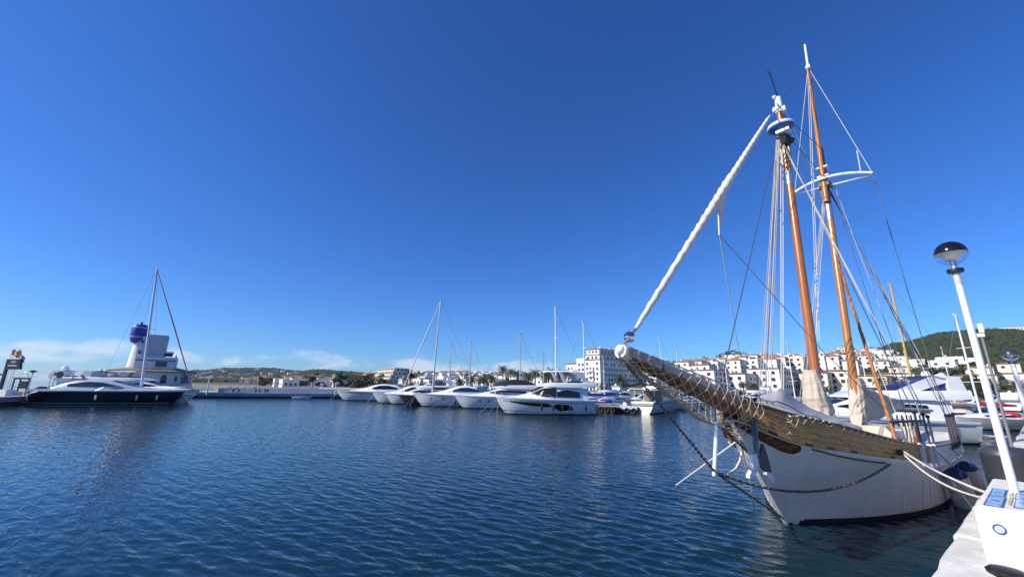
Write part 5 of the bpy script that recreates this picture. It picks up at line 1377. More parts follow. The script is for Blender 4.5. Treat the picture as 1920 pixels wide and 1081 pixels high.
def quay_lamp(px, base_y, top_y, Y, label):
    t_ = aty(px, top_y, Y); t = thing('lamp_post', label, 'street lamp', (aty(px - .0, top_y, Y).x, Y, ZL), 0, 'lamp posts on the left quay')
    hgt = t_.z - ZL
    obj('post', MB().tube([(0, 0, 0), (0, 0, hgt - .4)], [.1, .06], 8), WHITEMAST, t)
    obj('globe', MB().ball((0, 0, hgt - .28), .2, 10, 8), mat('lamp_glass_grey', (.5, .52, .52), .2), t, 180)
    obj('cap', MB().lathe([(.48, -.08), (.42, .06), (.2, .16), (.02, .19)], (0, 0, hgt - .16), 14), BLACK, t, 60)
quay_lamp(63, 730, 694, 64, 'white lamp post with dark cap right of the gate on the left quay')
quay_lamp(105, 728, 698.5, 68, 'white lamp post with dark cap beside the parked cars on the left quay')
quay_lamp(-2, 730, 700, 66, 'white lamp post with dark cap cut by the left picture edge')
def round_sign(px, top_y, Y, r, m, label):
    q = aty(px, top_y, Y); t = thing('road_sign', label, 'road sign', (q.x, Y, ZL), 0)
    obj('post', MB().tube([(0, 0, 0), (0, 0, q.z - ZL)], .045, 6), STEEL, t)
    obj('plate', MB().tube([(0, -.06, q.z - ZL - r), (0, -.10, q.z - ZL - r)], r, 16), m, t)
    obj('plate_face', MB().tube([(0, -.095, q.z - ZL - r), (0, -.115, q.z - ZL - r)], r * .72, 16), mat('sign_grey', (.5, .48, .48), .5) if r < .5 else m, t)
round_sign(98, 699, 69, .42, mat('sign_red', (.35, .08, .08), .5), 'round red and grey road sign on thin post by the parked cars')
round_sign(115, 695.5, 70, .62, BLACK, 'large dark round sign on a post right of the parked cars')
# gate frame
gp = aty(22, 728, 65); gq = aty(50, 728, 65); zg = aty(36, 708, 65).z - ZL
gt_ = thing('gate_frame', 'dark steel gate frame with arched top bar on the left quay', 'gate', (gp.x, 65, ZL)); wg = gq.x - gp.x
for x in (0, wg * .42, wg): obj('gate_post', MB().box((x, 0, zg / 2), (.14, .14, zg)), BLACK, gt_)
obj('lintel', MB().box((wg / 2, 0, zg - .08), (wg + .2, .2, .28)), NAVYS, gt_)
for z in (.15, .5): obj('gate_rail', MB().box((wg / 2, 0, zg * z), (wg, .08, .1)), BLACK, gt_)
obj('notice_board', MB().box((wg * .72, -.06, zg * .62), (wg * .46, .06, zg * .42)), BLACK, gt_)
obj('arch_bar', MB().tube([(wg * (.2 + .75 * k / 10), 0, zg + .95 * math.sin(math.pi * k / 10)) for k in range(11)], .04, 5), STEEL, gt_)
obj('concrete_block', MB().box((wg * .9, -1.2, .35), (1.7, .8, .7), 0, .9), COPE, gt_)
def car(label, px, Y, ang, col, name='parked_car'):
    q = Vector((lateral(px, Y), Y, ZL)); t = thing(name, label, 'car', q, ang, 'cars parked on the left quay')
    m = mat(name + str(col), col, .25, coat=.5, metal=.2)
    prof = [(-2.1, .35), (-2.15, .75), (-1.9, .95), (-1.2, 1.0), (1.05, .95), (1.75, .85), (2.1, .68), (2.1, .35)]
    obj('body', MB().loft([[(x, y * k, z) for x, z in prof] for y, k in ((-.86, 1), (-.9, 1), (.9, 1), (.86, 1))], True, True, True), m, t, 30)
    cab = [(-1.75, .96), (-1.2, 1.42), (.1, 1.46), (1.0, .94)]
    cbn = obj('cabin', MB().loft([[(x, y if z < 1 else y * .82, z) for x, z in cab] for y in (-.82, .82)], True, True, True), m, t)
    for sgn in (-1, 1):
        obj('side_window', MB().add([(x, sgn * (yy + .012), z) for x, yy, z in ((-1.5, .82, 1.0), (.78, .82, 1.0), (.08, .70, 1.38), (-1.12, .70, 1.36))], [(0, 1, 2, 3)]), DARKGLASS, cbn)
        for x in (-1.3, 1.3):
            wh = obj('wheel', MB().tube([(x, sgn * .70, .32), (x, sgn * .92, .32)], .33, 16), RUBBER, t, 40); obj('rim', MB().tube([(x, sgn * .9, .32), (x, sgn * .94, .32)], .2, 12), STEEL, wh)
        obj('headlight', MB().box((2.08, sgn * .62, .7), (.1, .34, .14)), mat('headlamp_glass', (.6, .6, .6), .1), t)
    obj('windscreen', MB().add([(1.0, -.7, .97), (1.0, .7, .97), (.16, .62, 1.44), (.16, -.62, 1.44)], [(0, 1, 2, 3)]), DARKGLASS, cbn)
car('pale grey car parked nearest the navy yacht stern on the left quay', 86, 75, math.radians(185), (.5, .5, .47))
car('dark grey car parked behind the pale grey one on the left quay', 104, 80, math.radians(178), (.06, .065, .07))

# ---- light masts on the far pier
for px, ty, u, lab in ((393, 704, None, 'slim white light mast with cross arm on the far pier, left one'), (628, 716, None, 'short white light mast on the far pier end by the yachts')):
    b = atz(px - 6 if px < 500 else px, 739.5, 1.2); t_ = aty(px, ty, b.y)
    t = thing('pier_light', lab, 'street lamp', (b.x, b.y, 1.2), 0, 'light masts on the far pier'); hgt = t_.z - 1.2
    obj('post', MB().tube([(0, 0, 0), (0, 0, hgt)], [.14, .09], 8), WHITEMAST, t)
    obj('cross_arm', MB().box((0, 0, hgt - .3), (1.6, .12, .1)), WHITEMAST, t); obj('lamp_head', MB().box((.3, 0, hgt), (.5, .3, .16)), STEEL, t)
# ================================================================ the town on the hillside
random.seed(11)
WALLS = {
 'white': mat('white_render_wall', (.76, .75, .71), .88, var=.06, vscale=.25),
 'cream': mat('cream_render_wall', (.72, .66, .54), .88, var=.07, vscale=.25),
 'ochre': mat('ochre_render_wall', (.55, .36, .18), .88, var=.1, vscale=.25),
 'pink': mat('terracotta_render_wall', (.50, .25, .15), .88, var=.1, vscale=.25),
}
ROOFT = mat('brown_tile_roof', (.33, .20, .125), .9, col2=(.22, .13, .085), vscale=.9)
ROOFP = mat('pale_roof_terrace', (.55, .50, .43), .9, var=.15, vscale=.4)
WINM = mat('house_window_glass', (.03, .036, .042), .15, spec=.6)
SHADE = mat('loggia_shade_paint', (.055, .05, .045), .8)  # dark paint for the shade inside loggias and behind terrace rails
AWN = mat('green_awning', (.05, .22, .12), .8); AWNR = mat('red_awning', (.25, .04, .04), .8)
_W = {}
def winmesh(face, w, h, arch=False):
    k = (face, w, h, arch)
    if k not in _W:
        mb = MB(); P = [(-w / 2, -h / 2), (w / 2, -h / 2), (w / 2, h / 2), (-w / 2, h / 2)]
        if arch: P = [(-w / 2, -h / 2), (w / 2, -h / 2)] + [(w / 2 * math.cos(q), h / 2 - w / 2 + w / 2 * math.sin(q)) for q in [math.pi * j / 6 for j in range(7)]]
        mb.plate(P, -.05, .05)
        if face == 'x': mb.v = [(y, -x, z) for x, y, z in mb.v]
        _W[k] = mb.mesh('window', WINM)
    return _W[k]
def windows(root, face, fixed, a0, a1, z0, rows_, cols, sp=3.0, w=1.2, h=1.3, arch=False, skip=0.0):
    """face 'y': on the plane y=fixed, spread along x; face 'x': on the plane x=fixed, spread along y"""
    for r in range(rows_):
        for c in range(cols):
            if random.random() < skip: continue
            a = lerp(a0, a1, (c + .5) / cols) + random.uniform(-.15, .15); z = z0 + r * sp
            put('window', winmesh(face, w, h, arch), root, (a, fixed - .01, z) if face == 'y' else (fixed - .01, a, z))
def roof_mesh(x0, x1, y0, y1, z, rise, over=.45, kind='hip'):
    mb = MB(); a, b, c, d = x0 - over, x1 + over, y0 - over, y1 + over; cx, cy = (a + b) / 2, (c + d) / 2
    e = min((b - a), (d - c)) / 2 * (1 if kind == 'hip' else .02)
    if b - a >= d - c: r0, r1 = (a + e, cy, z + rise), (b - e, cy, z + rise)
    else: r0, r1 = (cx, c + e, z + rise), (cx, d - e, z + rise)
    v = [(a, c, z), (b, c, z), (b, d, z), (a, d, z), (a, c, z + .15), (b, c, z + .15), (b, d, z + .15), (a, d, z + .15), r0, r1]
    f = [(3, 2, 1, 0), (0, 1, 5, 4), (1, 2, 6, 5), (2, 3, 7, 6), (3, 0, 4, 7)]
    f += [(4, 5, 9, 8), (6, 7, 8, 9), (5, 6, 9), (7, 4, 8)] if b - a >= d - c else [(5, 6, 9, 8), (7, 4, 8, 9), (4, 5, 8), (6, 7, 9)]
    return mb.add(v, f)
def house(px, Y, lx, ly, h, label, col='white', roof='hip', group=None, floors=2, nx=3, ny=2, rot=0.0, loggia_shade=False, dz=0.0, wing=True, skip=.1, chim=True, name='house', cat='house'):
    x = lateral(px, Y); z = min(land(x, Y), land(x + 4, Y), land(x - 4, Y - 3)) - .4 + dz
    root = thing(name, label, cat, (x, Y, z), TH + rot, group)
    m = WALLS[col]; fl = h / floors
    body = MB().box((0, 0, h / 2 - 1.5), (lx, ly, h + 3))
    obj('wall', body, m, root)
    if wing:
        s_ = random.choice((-1, 1)); wh = h * random.uniform(.5, .72); wl = lx * random.uniform(.4, .6)
        wy = ly * random.uniform(.35, .5)
        wx = s_ * (lx / 2 - wl / 2 - .3)
        obj('terrace_wing', MB().box((wx, -ly / 2 - wy / 2 + .02, wh / 2 - 1.5), (wl, wy, wh + 3)), m, root)
        put('window', winmesh('y', 1.6, 1.3), root, (wx, -ly / 2 - wy - .03, wh - 1.4))
        put('window', winmesh('x', 1.4, 1.3), root, (wx - wl / 2 - .03, -ly / 2 - wy / 2, wh - 1.4))
    windows(root, 'y', -ly / 2 - .04, -lx / 2 + .6, lx / 2 - .6, h - fl * .52 - (floors - 1) * fl, floors, nx, fl, 1.25, 1.3, False, skip)
    windows(root, 'x', -lx / 2 - .04, -ly / 2 + .6, ly / 2 - .6, h - fl * .52 - (floors - 1) * fl, floors, ny, fl, 1.25, 1.3, False, skip)
    if loggia_shade:
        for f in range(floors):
            lg = obj('loggia_shade', MB().box((0, -ly / 2 - .02, h - fl * .5 - f * fl), (lx * .5, .12, fl * .62)), SHADE, root)  # flat dark panel, painted as the shade of a recess
            obj('balcony', MB().box((0, -ly / 2 - .55, h - fl * .86 - f * fl), (lx * .56, 1.1, .8)), m, root)
    if roof == 'flat':
        obj('parapet', MB().box((0, 0, h + .2), (lx + .24, ly + .24, .5)), m, root); obj('roof', MB().box((0, 0, h + .46), (lx - .3, ly - .3, .06)), ROOFP, root)
    else:
        obj('roof', roof_mesh(-lx / 2, lx / 2, -ly / 2, ly / 2, h, min(lx, ly) * .2, .4, roof), ROOFT, root)
    if chim:
        c = random.uniform(-.3, .3); ch_ = obj('chimney', MB().box((c * lx, .2 * ly, h + 1.0), (.8, .8, 2.0)), m, root)
        obj('chimney_cap', MB().box((c * lx, .2 * ly, h + 2.1), (1.0, 1.0, .2)), ROOFT, ch_)
    return root
FARV, FARF, FARM = [], [], []
FARMATS = [WALLS['white'], WALLS['cream'], ROOFT, ROOFP, WINM]
def far_house(px, Y, lx, ly, h, col, roof, rot):
    '''a house too far off to single out: joined into one mass of distant houses'''
    x = lateral(px, Y); z = land(x, Y) - .4; a = TH + rot; ca, sa = math.cos(a), math.sin(a)
    def push(mb, mi):
        o = len(FARV); FARV.extend((x + p[0] * ca - p[1] * sa, Y + p[0] * sa + p[1] * ca, z + p[2]) for p in mb.v)
        FARF.extend(tuple(i + o for i in f) for f in mb.f); FARM.extend([mi] * len(mb.f))
    w = 0 if col == 'white' else 1
    push(MB().box((0, 0, h / 2 - 1.5), (lx, ly, h + 3)), w)
    if random.random() < .5: push(MB().box((lx * .12, -ly * .7, h * .3 - 1.5), (lx * .5, ly * .42, h * .6 + 3)), w)
    if roof == 'flat': push(MB().box((0, 0, h + .2), (lx + .24, ly + .24, .5)), w)
    else: push(roof_mesh(-lx / 2, lx / 2, -ly / 2, ly / 2, h, min(lx, ly) * .2, .4, roof), 2)
    for f in range(2):
        for k in (-.28, .28):
            push(MB().box((k * lx, -ly / 2 - .03, h * (.28 + .46 * f)), (1.4, .1, 1.3)), 4); push(MB().box((-lx / 2 - .03, k * ly, h * (.28 + .46 * f)), (.1, 1.3, 1.3)), 4)
TENS = ORD + ['twenty-' + q for q in ORD[:9]] + ['thirtieth'] + ['thirty-' + q for q in ORD[:9]]
def row_of(px0, px1, n, Y, rowname, cols, roofs, size, hgt, floors, group, jitter=.25, wings=.6, chims=.7, yj=8, rots=.12, skip=.12, far=False):
    st = (px1 - px0) / n
    for i in range(n):
        px = px0 + st * (i + .5) + random.uniform(-jitter, jitter) * st; col = random.choices(list(cols), list(cols.values()))[0]; rf = random.choice(roofs)
        rname = {'hip': 'hipped tile roof', 'gable': 'gabled tile roof', 'flat': 'flat roof terrace'}[rf]
        cname = {'white': 'white', 'cream': 'cream', 'ochre': 'ochre', 'pink': 'terracotta-coloured'}[col]
        lx = size * random.uniform(.85, 1.25); ly = size * random.uniform(.7, 1.0); h = hgt * random.uniform(.85, 1.25)
        if far:
            far_house(px, Y + random.uniform(-yj, yj), lx, ly, h, col, rf, random.uniform(-rots, rots)); continue
        house(px, Y + random.uniform(-yj, yj), lx, ly, h, '%s house with %s, %s from left %s' % (cname, rname, TENS[i], rowname), col, rf, group, floors, 3 if Y < 400 else 2, 2, random.uniform(-rots, rots), random.random() < .35 and Y < 420, 0, random.random() < wings, skip, random.random() < chims)
HG = 'white houses on the hillside'
W4 = {'white': 8, 'cream': 2}
# right-hand hillside, bottom to top
row_of(1285, 1650, 22, 462, 'along the hill crest', {'white': 9, 'cream': 1}, ['hip', 'gable', 'flat'], 10, 5.8, 2, HG, yj=12)
row_of(1280, 1660, 23, 415, 'one row below the hill crest', W4, ['hip', 'flat', 'gable'], 9.4, 5.8, 2, HG)
row_of(1275, 1675, 23, 368, 'in the upper middle of the hillside', W4, ['hip', 'flat', 'gable'], 9.4, 5.8, 2, HG)
row_of(1275, 1690, 21, 325, 'in the middle of the hillside', W4, ['hip', 'flat', 'hip'], 9.4, 5.8, 2, HG)
row_of(1278, 1700, 18, 285, 'in the lower middle of the hillside', W4, ['hip', 'flat'], 10, 6.2, 2, HG)
row_of(1290, 1655, 24, 440, 'second from the top of the hillside', W4, ['hip', 'flat', 'gable'], 8.8, 5.6, 2, HG, wings=.5)
row_of(1282, 1665, 24, 392, 'in the third tier below the crest', W4, ['hip', 'flat', 'gable'], 8.8, 5.6, 2, HG, wings=.5)
row_of(1280, 1690, 22, 346, 'in the fifth tier below the crest', W4, ['hip', 'flat', 'gable'], 8.8, 5.6, 2, HG, wings=.5)
row_of(1272, 1740, 15, 246, 'just above the waterfront buildings', W4, ['hip', 'flat', 'hip'], 10.5, 7.5, 3, HG, yj=5)
# middle of the picture, behind the yachts
MG = 'white houses behind the yachts'
row_of(690, 1065, 30, 720, 'on the farthest ridge behind the yachts', {'white': 1}, ['flat', 'gable'], 11, 6, 2, MG, wings=.3, chims=.3, far=True)
row_of(690, 1064, 28, 640, 'one row below the far ridge', {'white': 9, 'cream': 1}, ['flat', 'hip'], 10, 6, 2, MG, wings=.4, chims=.4, far=True)
row_of(715, 1062, 25, 550, 'two rows below the far ridge', {'white': 9, 'cream': 1}, ['flat', 'hip'], 9.5, 6, 2, MG, wings=.4, chims=.4, far=True)
row_of(735, 1060, 22, 460, 'midway up behind the yachts', {'white': 9, 'cream': 1}, ['flat', 'flat', 'hip'], 9, 6, 2, MG)
row_of(745, 1058, 19, 375, 'low behind the palms', {'white': 9, 'cream': 1}, ['flat', 'flat', 'hip'], 8.5, 5.8, 2, MG)
row_of(752, 1056, 16, 300, 'just behind the palms', {'white': 1}, ['flat', 'flat', 'hip'], 8.5, 5.8, 2, MG)
row_of(780, 1052, 12, 235, 'nearest behind the moored yachts', {'white': 1}, ['flat', 'flat'], 8.5, 5.5, 2, MG)
# small coloured houses behind the beach
BG = 'coloured houses behind the beach'
row_of(470, 700, 13, 520, 'in the rear row behind the beach', {'ochre': 3, 'pink': 3, 'cream': 3, 'white': 2}, ['hip', 'flat', 'gable'], 13, 7, 2, BG, wings=.4, yj=14)
row_of(452, 640, 12, 430, 'in the front row behind the beach', {'white': 6, 'cream': 2, 'pink': 1}, ['flat', 'hip'], 11, 5.5, 2, BG, wings=.4)
row_of(520, 640, 7, 262, 'on the beach itself', {'white': 1}, ['flat', 'flat', 'hip'], 10, 4.6, 1, BG, wings=.5, yj=10, chims=.2)
FG = 'villas scattered on the far hill'
row_of(362, 560, 16, 1750, 'on the far hill crest', {'white': 1}, ['flat', 'hip'], 18, 8, 2, FG, wings=.2, chims=0, yj=200, far=True)
row_of(366, 520, 9, 900, 'at the foot of the far hill', {'white': 3, 'cream': 1}, ['hip', 'flat'], 16, 7, 2, FG, wings=.4, chims=.2, yj=60, far=True)

fm_ = bpy.data.meshes.new('distant_houses'); fm_.from_pydata(FARV, [], FARF)
for m in FARMATS: fm_.materials.append(m)
fm_.polygons.foreach_set('material_index', FARM); fm_.update()
o = put('distant_houses', fm_); o['kind'] = 'stuff'

def block(px, py_base, zb, name, label, cat, vols, group=None, col='white'):
    """a stepped building: corner of its two visible faces at a photo point; vols = (x0,x1,y0,y1,z0,z1,roof)"""
    p = atz(px, py_base, zb)
    root = thing(name, label, cat, (p.x, p.y, zb), TH, group); m = WALLS[col]
    for i, (x0, x1, y0, y1, z0, z1, rf) in enumerate(vols):
        obj('wall', MB().box(((x0 + x1) / 2, (y0 + y1) / 2, (z0 + z1) / 2), (x1 - x0, y1 - y0, z1 - z0)), m, root)
        if rf == 'flat':
            obj('parapet', MB().box(((x0 + x1) / 2, (y0 + y1) / 2, z1 + .2), (x1 - x0 + .3, y1 - y0 + .3, .4)), m, root)
        else: obj('roof', roof_mesh(x0, x1, y0, y1, z1, rf, .6), ROOFT, root)
    return root
# ---- big stepped apartment block
ap = block(1127, 737, .9, 'apartment_block', 'large stepped white apartment block behind the bowsprit tip', 'building',
    [(0, 34, 0, 11, -1, 18.2, .9), (34.02, 58, .8, 12, -1, 17.0, .9), (.6, 12, 11.02, 18, -1, 19.0, 'flat'), (1.0, 12, 18.02, 27, -1, 16.6, 1.0), (2.5, 40, 2.2, 12.5, 17.5, 21.2, .6), (4, 24, 3.5, 13, 21.2, 24.4, 1.1)])
windows(ap, 'y', -.03, 1.5, 33, 1.8, 6, 13, 2.75, 1.15, 1.45, False, .12)
windows(ap, 'y', .77, 34.6, 57, 1.8, 5, 9, 2.9, 1.25, 1.5, False, .1)
windows(ap, 'x', -.03, 1, 10.5, 2.2, 6, 4, 2.75, 1.2, 1.5, False, .1)
windows(ap, 'x', .57, 11.5, 17.6, 4.6, 5, 2, 2.8, 1.3, 1.5, False, .1)
windows(ap, 'x', .97, 18.6, 26.4, 2.2, 5, 3, 2.9, 1.4, 1.4, True, .05)
windows(ap, 'x', 2.47, 3, 12, 19.6, 1, 3, 2.8, 1.4, 1.4); windows(ap, 'y', 2.17, 4, 38, 19.6, 1, 9, 2.8, 1.2, 1.3)
windows(ap, 'x', 3.97, 4.4, 12, 22.9, 1, 3, 2.8, 1.2, 1.3); windows(ap, 'y', 3.47, 5, 23, 22.9, 1, 6, 2.8, 1.2, 1.3)
for k in range(4):
    b = obj('balcony', MB().box((-.6, 6.5, 4.0 + 2.75 * k), (1.2, 4.2, .9)), WALLS['white'], ap)
for x, y in ((8, 6), (11, 10), (19, 8), (31, 6)): obj('chimney', MB().box((x, y, 24.8 if x < 24 else 22), (1.0, 1.0, 2.2)), WALLS['white'], ap)
for k in range(7): put('archway', winmesh('y', 2.4, 2.9, True), ap, (3 + k * 4.6, -.06, .6))
# ---- second block, half hidden by the bowsprit
a2 = block(1232, 738, .9, 'apartment_block', 'second stepped white apartment block half hidden behind the bowsprit', 'building', [(0, 26, 0, 12, -1, 13.5, .9), (3, 20, 2, 12, 13.5, 17, .8), (26.02, 40, 1, 12, -1, 12, .8)])
windows(a2, 'y', -.03, 1, 25, 2, 4, 9, 2.9, 1.2, 1.4, False, .1); windows(a2, 'x', -.03, 1, 11, 2, 4, 4, 2.9, 1.2, 1.4); windows(a2, 'y', 1.97, 4, 19, 15.2, 1, 6, 3, 1.2, 1.4); windows(a2, 'y', .97, 27, 39, 2, 4, 5, 2.7, 1.2, 1.4)
# ---- long waterfront buildings on the right; lit gable ends face the harbour mouth
def front(px, lx, ly, h, floors, label, col='white', roof=.9, shop=True, nx=None, ny=None, extra=(), Y=184, arch_top=False):
    x = lateral(px, Y); r = thing('waterfront_building', label, 'building', (x, Y, .95), TH, 'waterfront buildings'); m = WALLS[col]
    obj('wall', MB().box((lx / 2, ly / 2, h / 2), (lx, ly, h)), m, r)
    fl = (h - .6) / floors; nx = nx or max(2, int(lx / 3.4)); ny = ny or max(2, int(ly / 3.4))
    if roof == 'flat': obj('parapet', MB().box((lx / 2, ly / 2, h + .25), (lx + .3, ly + .3, .5)), m, r)
    else: obj('roof', roof_mesh(0, lx, 0, ly, h, roof, .6), ROOFT, r)
    windows(r, 'y', -.03, .6, lx - .6, fl * 1.55, floors - 1, nx, fl, 1.3, 1.6, False, .08)
    windows(r, 'x', -.03, .6, ly - .6, fl * 1.55, floors - 1, ny, fl, 1.5, 1.5, False, .12)
    for k in range(ny):
        y = lerp(.6, ly - .6, (k + .5) / ny)
        if k % 2 == 0: obj('balcony', MB().box((-.5, y, fl * 1.05), (1.0, 2.6, .85)), m, r)
    if shop:
        for k in range(ny): put('shop_front', winmesh('x', 2.2, 2.1, k % 2 == 0), r, (-.05, lerp(.3, ly - .3, (k + .5) / ny), 1.35))
        obj('awning', MB().add([(-.05, .4, 3.0), (-.05, ly - .4, 3.0), (-1.9, ly - .4, 2.4), (-1.9, .4, 2.4), (-.05, .4, 2.9), (-.05, ly - .4, 2.9), (-1.9, ly - .4, 2.3), (-1.9, .4, 2.3)], [(0, 1, 2, 3), (7, 6, 5, 4), (0, 3, 7, 4), (1, 5, 6, 2), (2, 6, 7, 3), (0, 4, 5, 1)]), shop if not isinstance(shop, bool) else ROOFP, r)
    for (x0, x1, y0, y1, z0, z1) in extra:
        obj('upper_volume', MB().box(((x0 + x1) / 2, (y0 + y1) / 2, (z0 + z1) / 2), (x1 - x0, y1 - y0, z1 - z0)), m, r)
        windows(r, 'x', x0 - .03, y0 + .3, y1 - .3, z1 - 1.5, 1, max(1, int((y1 - y0) / 3.5)), 3, 1.2, 1.2, True)
        obj('roof', roof_mesh(x0, x1, y0, y1, z1, .8, .5), ROOFT, r)
    c = obj('chimney', MB().box((lx * .4, ly * .5, h + 1.2), (1, 1, 2.2)), m, r)
    return r
front(1342, 12, 15, 11.5, 4, 'white waterfront house with terraces, leftmost beside the tall sailing masts', extra=[(2, 10, 3, 11, 11.5, 14)])
front(1400, 12, 16, 10, 3, 'white waterfront building with arches behind the foremast shrouds', shop=ROOFP)
front(1466, 26, 13, 12.6, 4, 'white four-storey waterfront building with long shaded window wall left of the foremast', nx=9)
front(1556, 10, 11, 11, 4, 'cream waterfront building with green awning between the two masts', 'cream', shop=AWN)
front(1596, 9, 8, 12, 4, 'cream narrow waterfront building right behind the mainmast', 'cream', shop=AWNR)
front(1668, 13, 19, 10, 3, 'cream waterfront building with green shop awnings right of the mainmast', 'cream', shop=AWN, extra=[(1.5, 8, 9.5, 15.5, 10, 17.5)])
front(1722, 13, 13, 11.2, 3, 'cream waterfront building with big roof wall beside the yellow wooden mast', 'cream', shop=AWN, extra=[(4, 12, 2, 9, 11.2, 14.4)])
front(1770, 12, 8, 9, 3, 'white shaded waterfront house at the right end of the terrace', 'white', roof='flat')
front(1878, 20, 13, 11, 3, 'cream villa with large arches behind the grey pole at right', 'cream', extra=[(2, 9, 0.5, 6, 11, 14.5), (10, 18, 3, 10, 11, 15)], shop=ROOFP)
front(1935, 18, 10, 12, 3, 'cream villa with gable at the right picture edge', 'cream', extra=[(1, 10, 1, 8, 12, 16.5)], shop=ROOFP)
# ---- block on the crest and the long white terrace on the green hill
x = lateral(1617, 470); zc_ = land(x, 470)
cb_ = block(1612, 670, zc_, 'hilltop_block', 'pinkish apartment block with dark end wall standing on the hill crest', 'building', [(0, 12, 0, 13, -3, 15, .8), (12.02, 22, 1, 12, -3, 13, 'flat')], None, 'cream')
cb_.location = (lateral(1612, 470), 470, zc_ - 1); windows(cb_, 'x', -.03, 1, 12, 2, 5, 4, 2.8, 1.6, 1.5); windows(cb_, 'y', -.03, 1, 11, 2, 5, 3, 2.8, 1.8, 1.6)
Yt = 735; xt = lateral(1838, Yt)
tr2 = thing('hilltop_terrace', 'long white terraced building on top of the green hill at right', 'building', (xt, Yt, aty(1850, 622, Yt).z - 3), math.radians(-38))
obj('wall', MB().box((55, 5, 3), (110, 10, 7)), WALLS['white'], tr2); windows(tr2, 'y', -.05, 1, 109, 3.6, 1, 26, 3, 2.4, 2.2); windows(tr2, 'x', -.05, .5, 9.5, 3.6, 1, 3, 3, 2, 2)
obj('roof', MB().box((62, 5, 7.0), (96, 9, 1)), mat('slate_roof', (.12, .13, .16), .7), tr2)
for k, (px, Y) in enumerate(((1782, 222), (1800, 226), (1820, 224), (1768, 212))):
    house(px, Y, 14, 10, 6, 'white villa %s at the foot of the green hill behind the lamp post' % ('far left', 'second from left', 'rightmost', 'lowest')[k], 'white', 'flat', 'villas under the green hill', 2, 3, 2)
house(1888, 620, 9, 8, 5, 'lone white hut amid the scrub of the green hill', 'white', 'flat', None, 1, 2, 2, wing=False, chim=False)
# ---- cream terraced apartments behind the far-left yachts
ta = thing('terraced_apartments', 'cream stepped terrace apartments above the leftmost yachts', 'building', (lateral(690, 345), 345, 2.0), TH - math.pi / 2)
for f in range(5):
    windows(ta, 'x', 41.05, f * 1.6 + 1, f * 1.6 + 11, 1.6 + f * 3, 1, 3, 3, 1.5, 1.5)
    obj('storey', MB().box((20 + f * .8, 6 + f * 1.6, 1.4 + f * 3.0), (42 - f * 1.6, 12, 2.95)), WALLS['cream'], ta)
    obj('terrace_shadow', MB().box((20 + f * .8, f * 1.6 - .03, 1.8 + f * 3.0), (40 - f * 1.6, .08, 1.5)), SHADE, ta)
    obj('terrace_rail', MB().box((20 + f * .8, f * 1.6 - 1.0, .9 + f * 3.0), (42 - f * 1.6, .25, 1.0)), WALLS['cream'], ta)
    for k in range(6): obj('pier', MB().box((3 + f * .8 + k * 6.8, f * 1.6 - .3, 1.6 + f * 3), (.8, .5, 2.6)), WALLS['cream'], ta)
    windows(ta, 'x', -1.0 + f * 1.6 - .03, f * 1.6 + 1, f * 1.6 + 11, 1.6 + f * 3, 1, 3, 3, 1.5, 1.5)
ho = thing('ochre_hotel', 'long ochre hotel with terracotta wing behind the beach', 'building', (lateral(628, 400), 400, 2.4), TH)
obj('wall', MB().box((15, 6, 5), (30, 12, 11)), WALLS['ochre'], ho); windows(ho, 'y', -.03, 1, 29, 2.5, 3, 8, 3, 1.4, 1.5); windows(ho, 'x', -.03, 1, 11, 2.5, 3, 3, 3, 1.4, 1.5)
obj('wing', MB().box((36, 8, 6), (11.9, 12, 13)), WALLS['pink'], ho); windows(ho, 'y', 1.97, 31, 41, 2.5, 3, 3, 3, 1.4, 1.5); obj('roof', roof_mesh(30.1, 42, 2, 14, 12.5, 2, .4), ROOFT, ho)
obj('parapet', MB().box((15, 6, 10.8), (30.3, 12.3, .6)), WALLS['ochre'], ho)
# ---- beach wall
tag(obj('beach_wall', MB().box(((lateral(600, 170) + lateral(745, 170)) / 2, 170, 1.5), (lateral(745, 170) - lateral(600, 170), .5, 1.7)), WALLS['cream']), 'long low cream wall running along the back of the beach', 'wall')
# ---- rubble rocks at the head of the beach
random.seed(5); rk = MB()
for k in range(260):
    Y = random.uniform(150, 175); px = random.uniform(418, 498); q = Vector((lateral(px, Y), Y, land(lateral(px, Y), Y) + random.uniform(.1, .9)))
    r = random.uniform(.5, 1.1); rk.ball(q, r, 5, 3, (random.uniform(.7, 1.3), 1, random.uniform(.6, .9)))
o = obj('rubble_rocks', rk, mat('pale_rubble', (.30, .28, .24), .95, var=.3, vscale=.5)); o['kind'] = 'stuff'
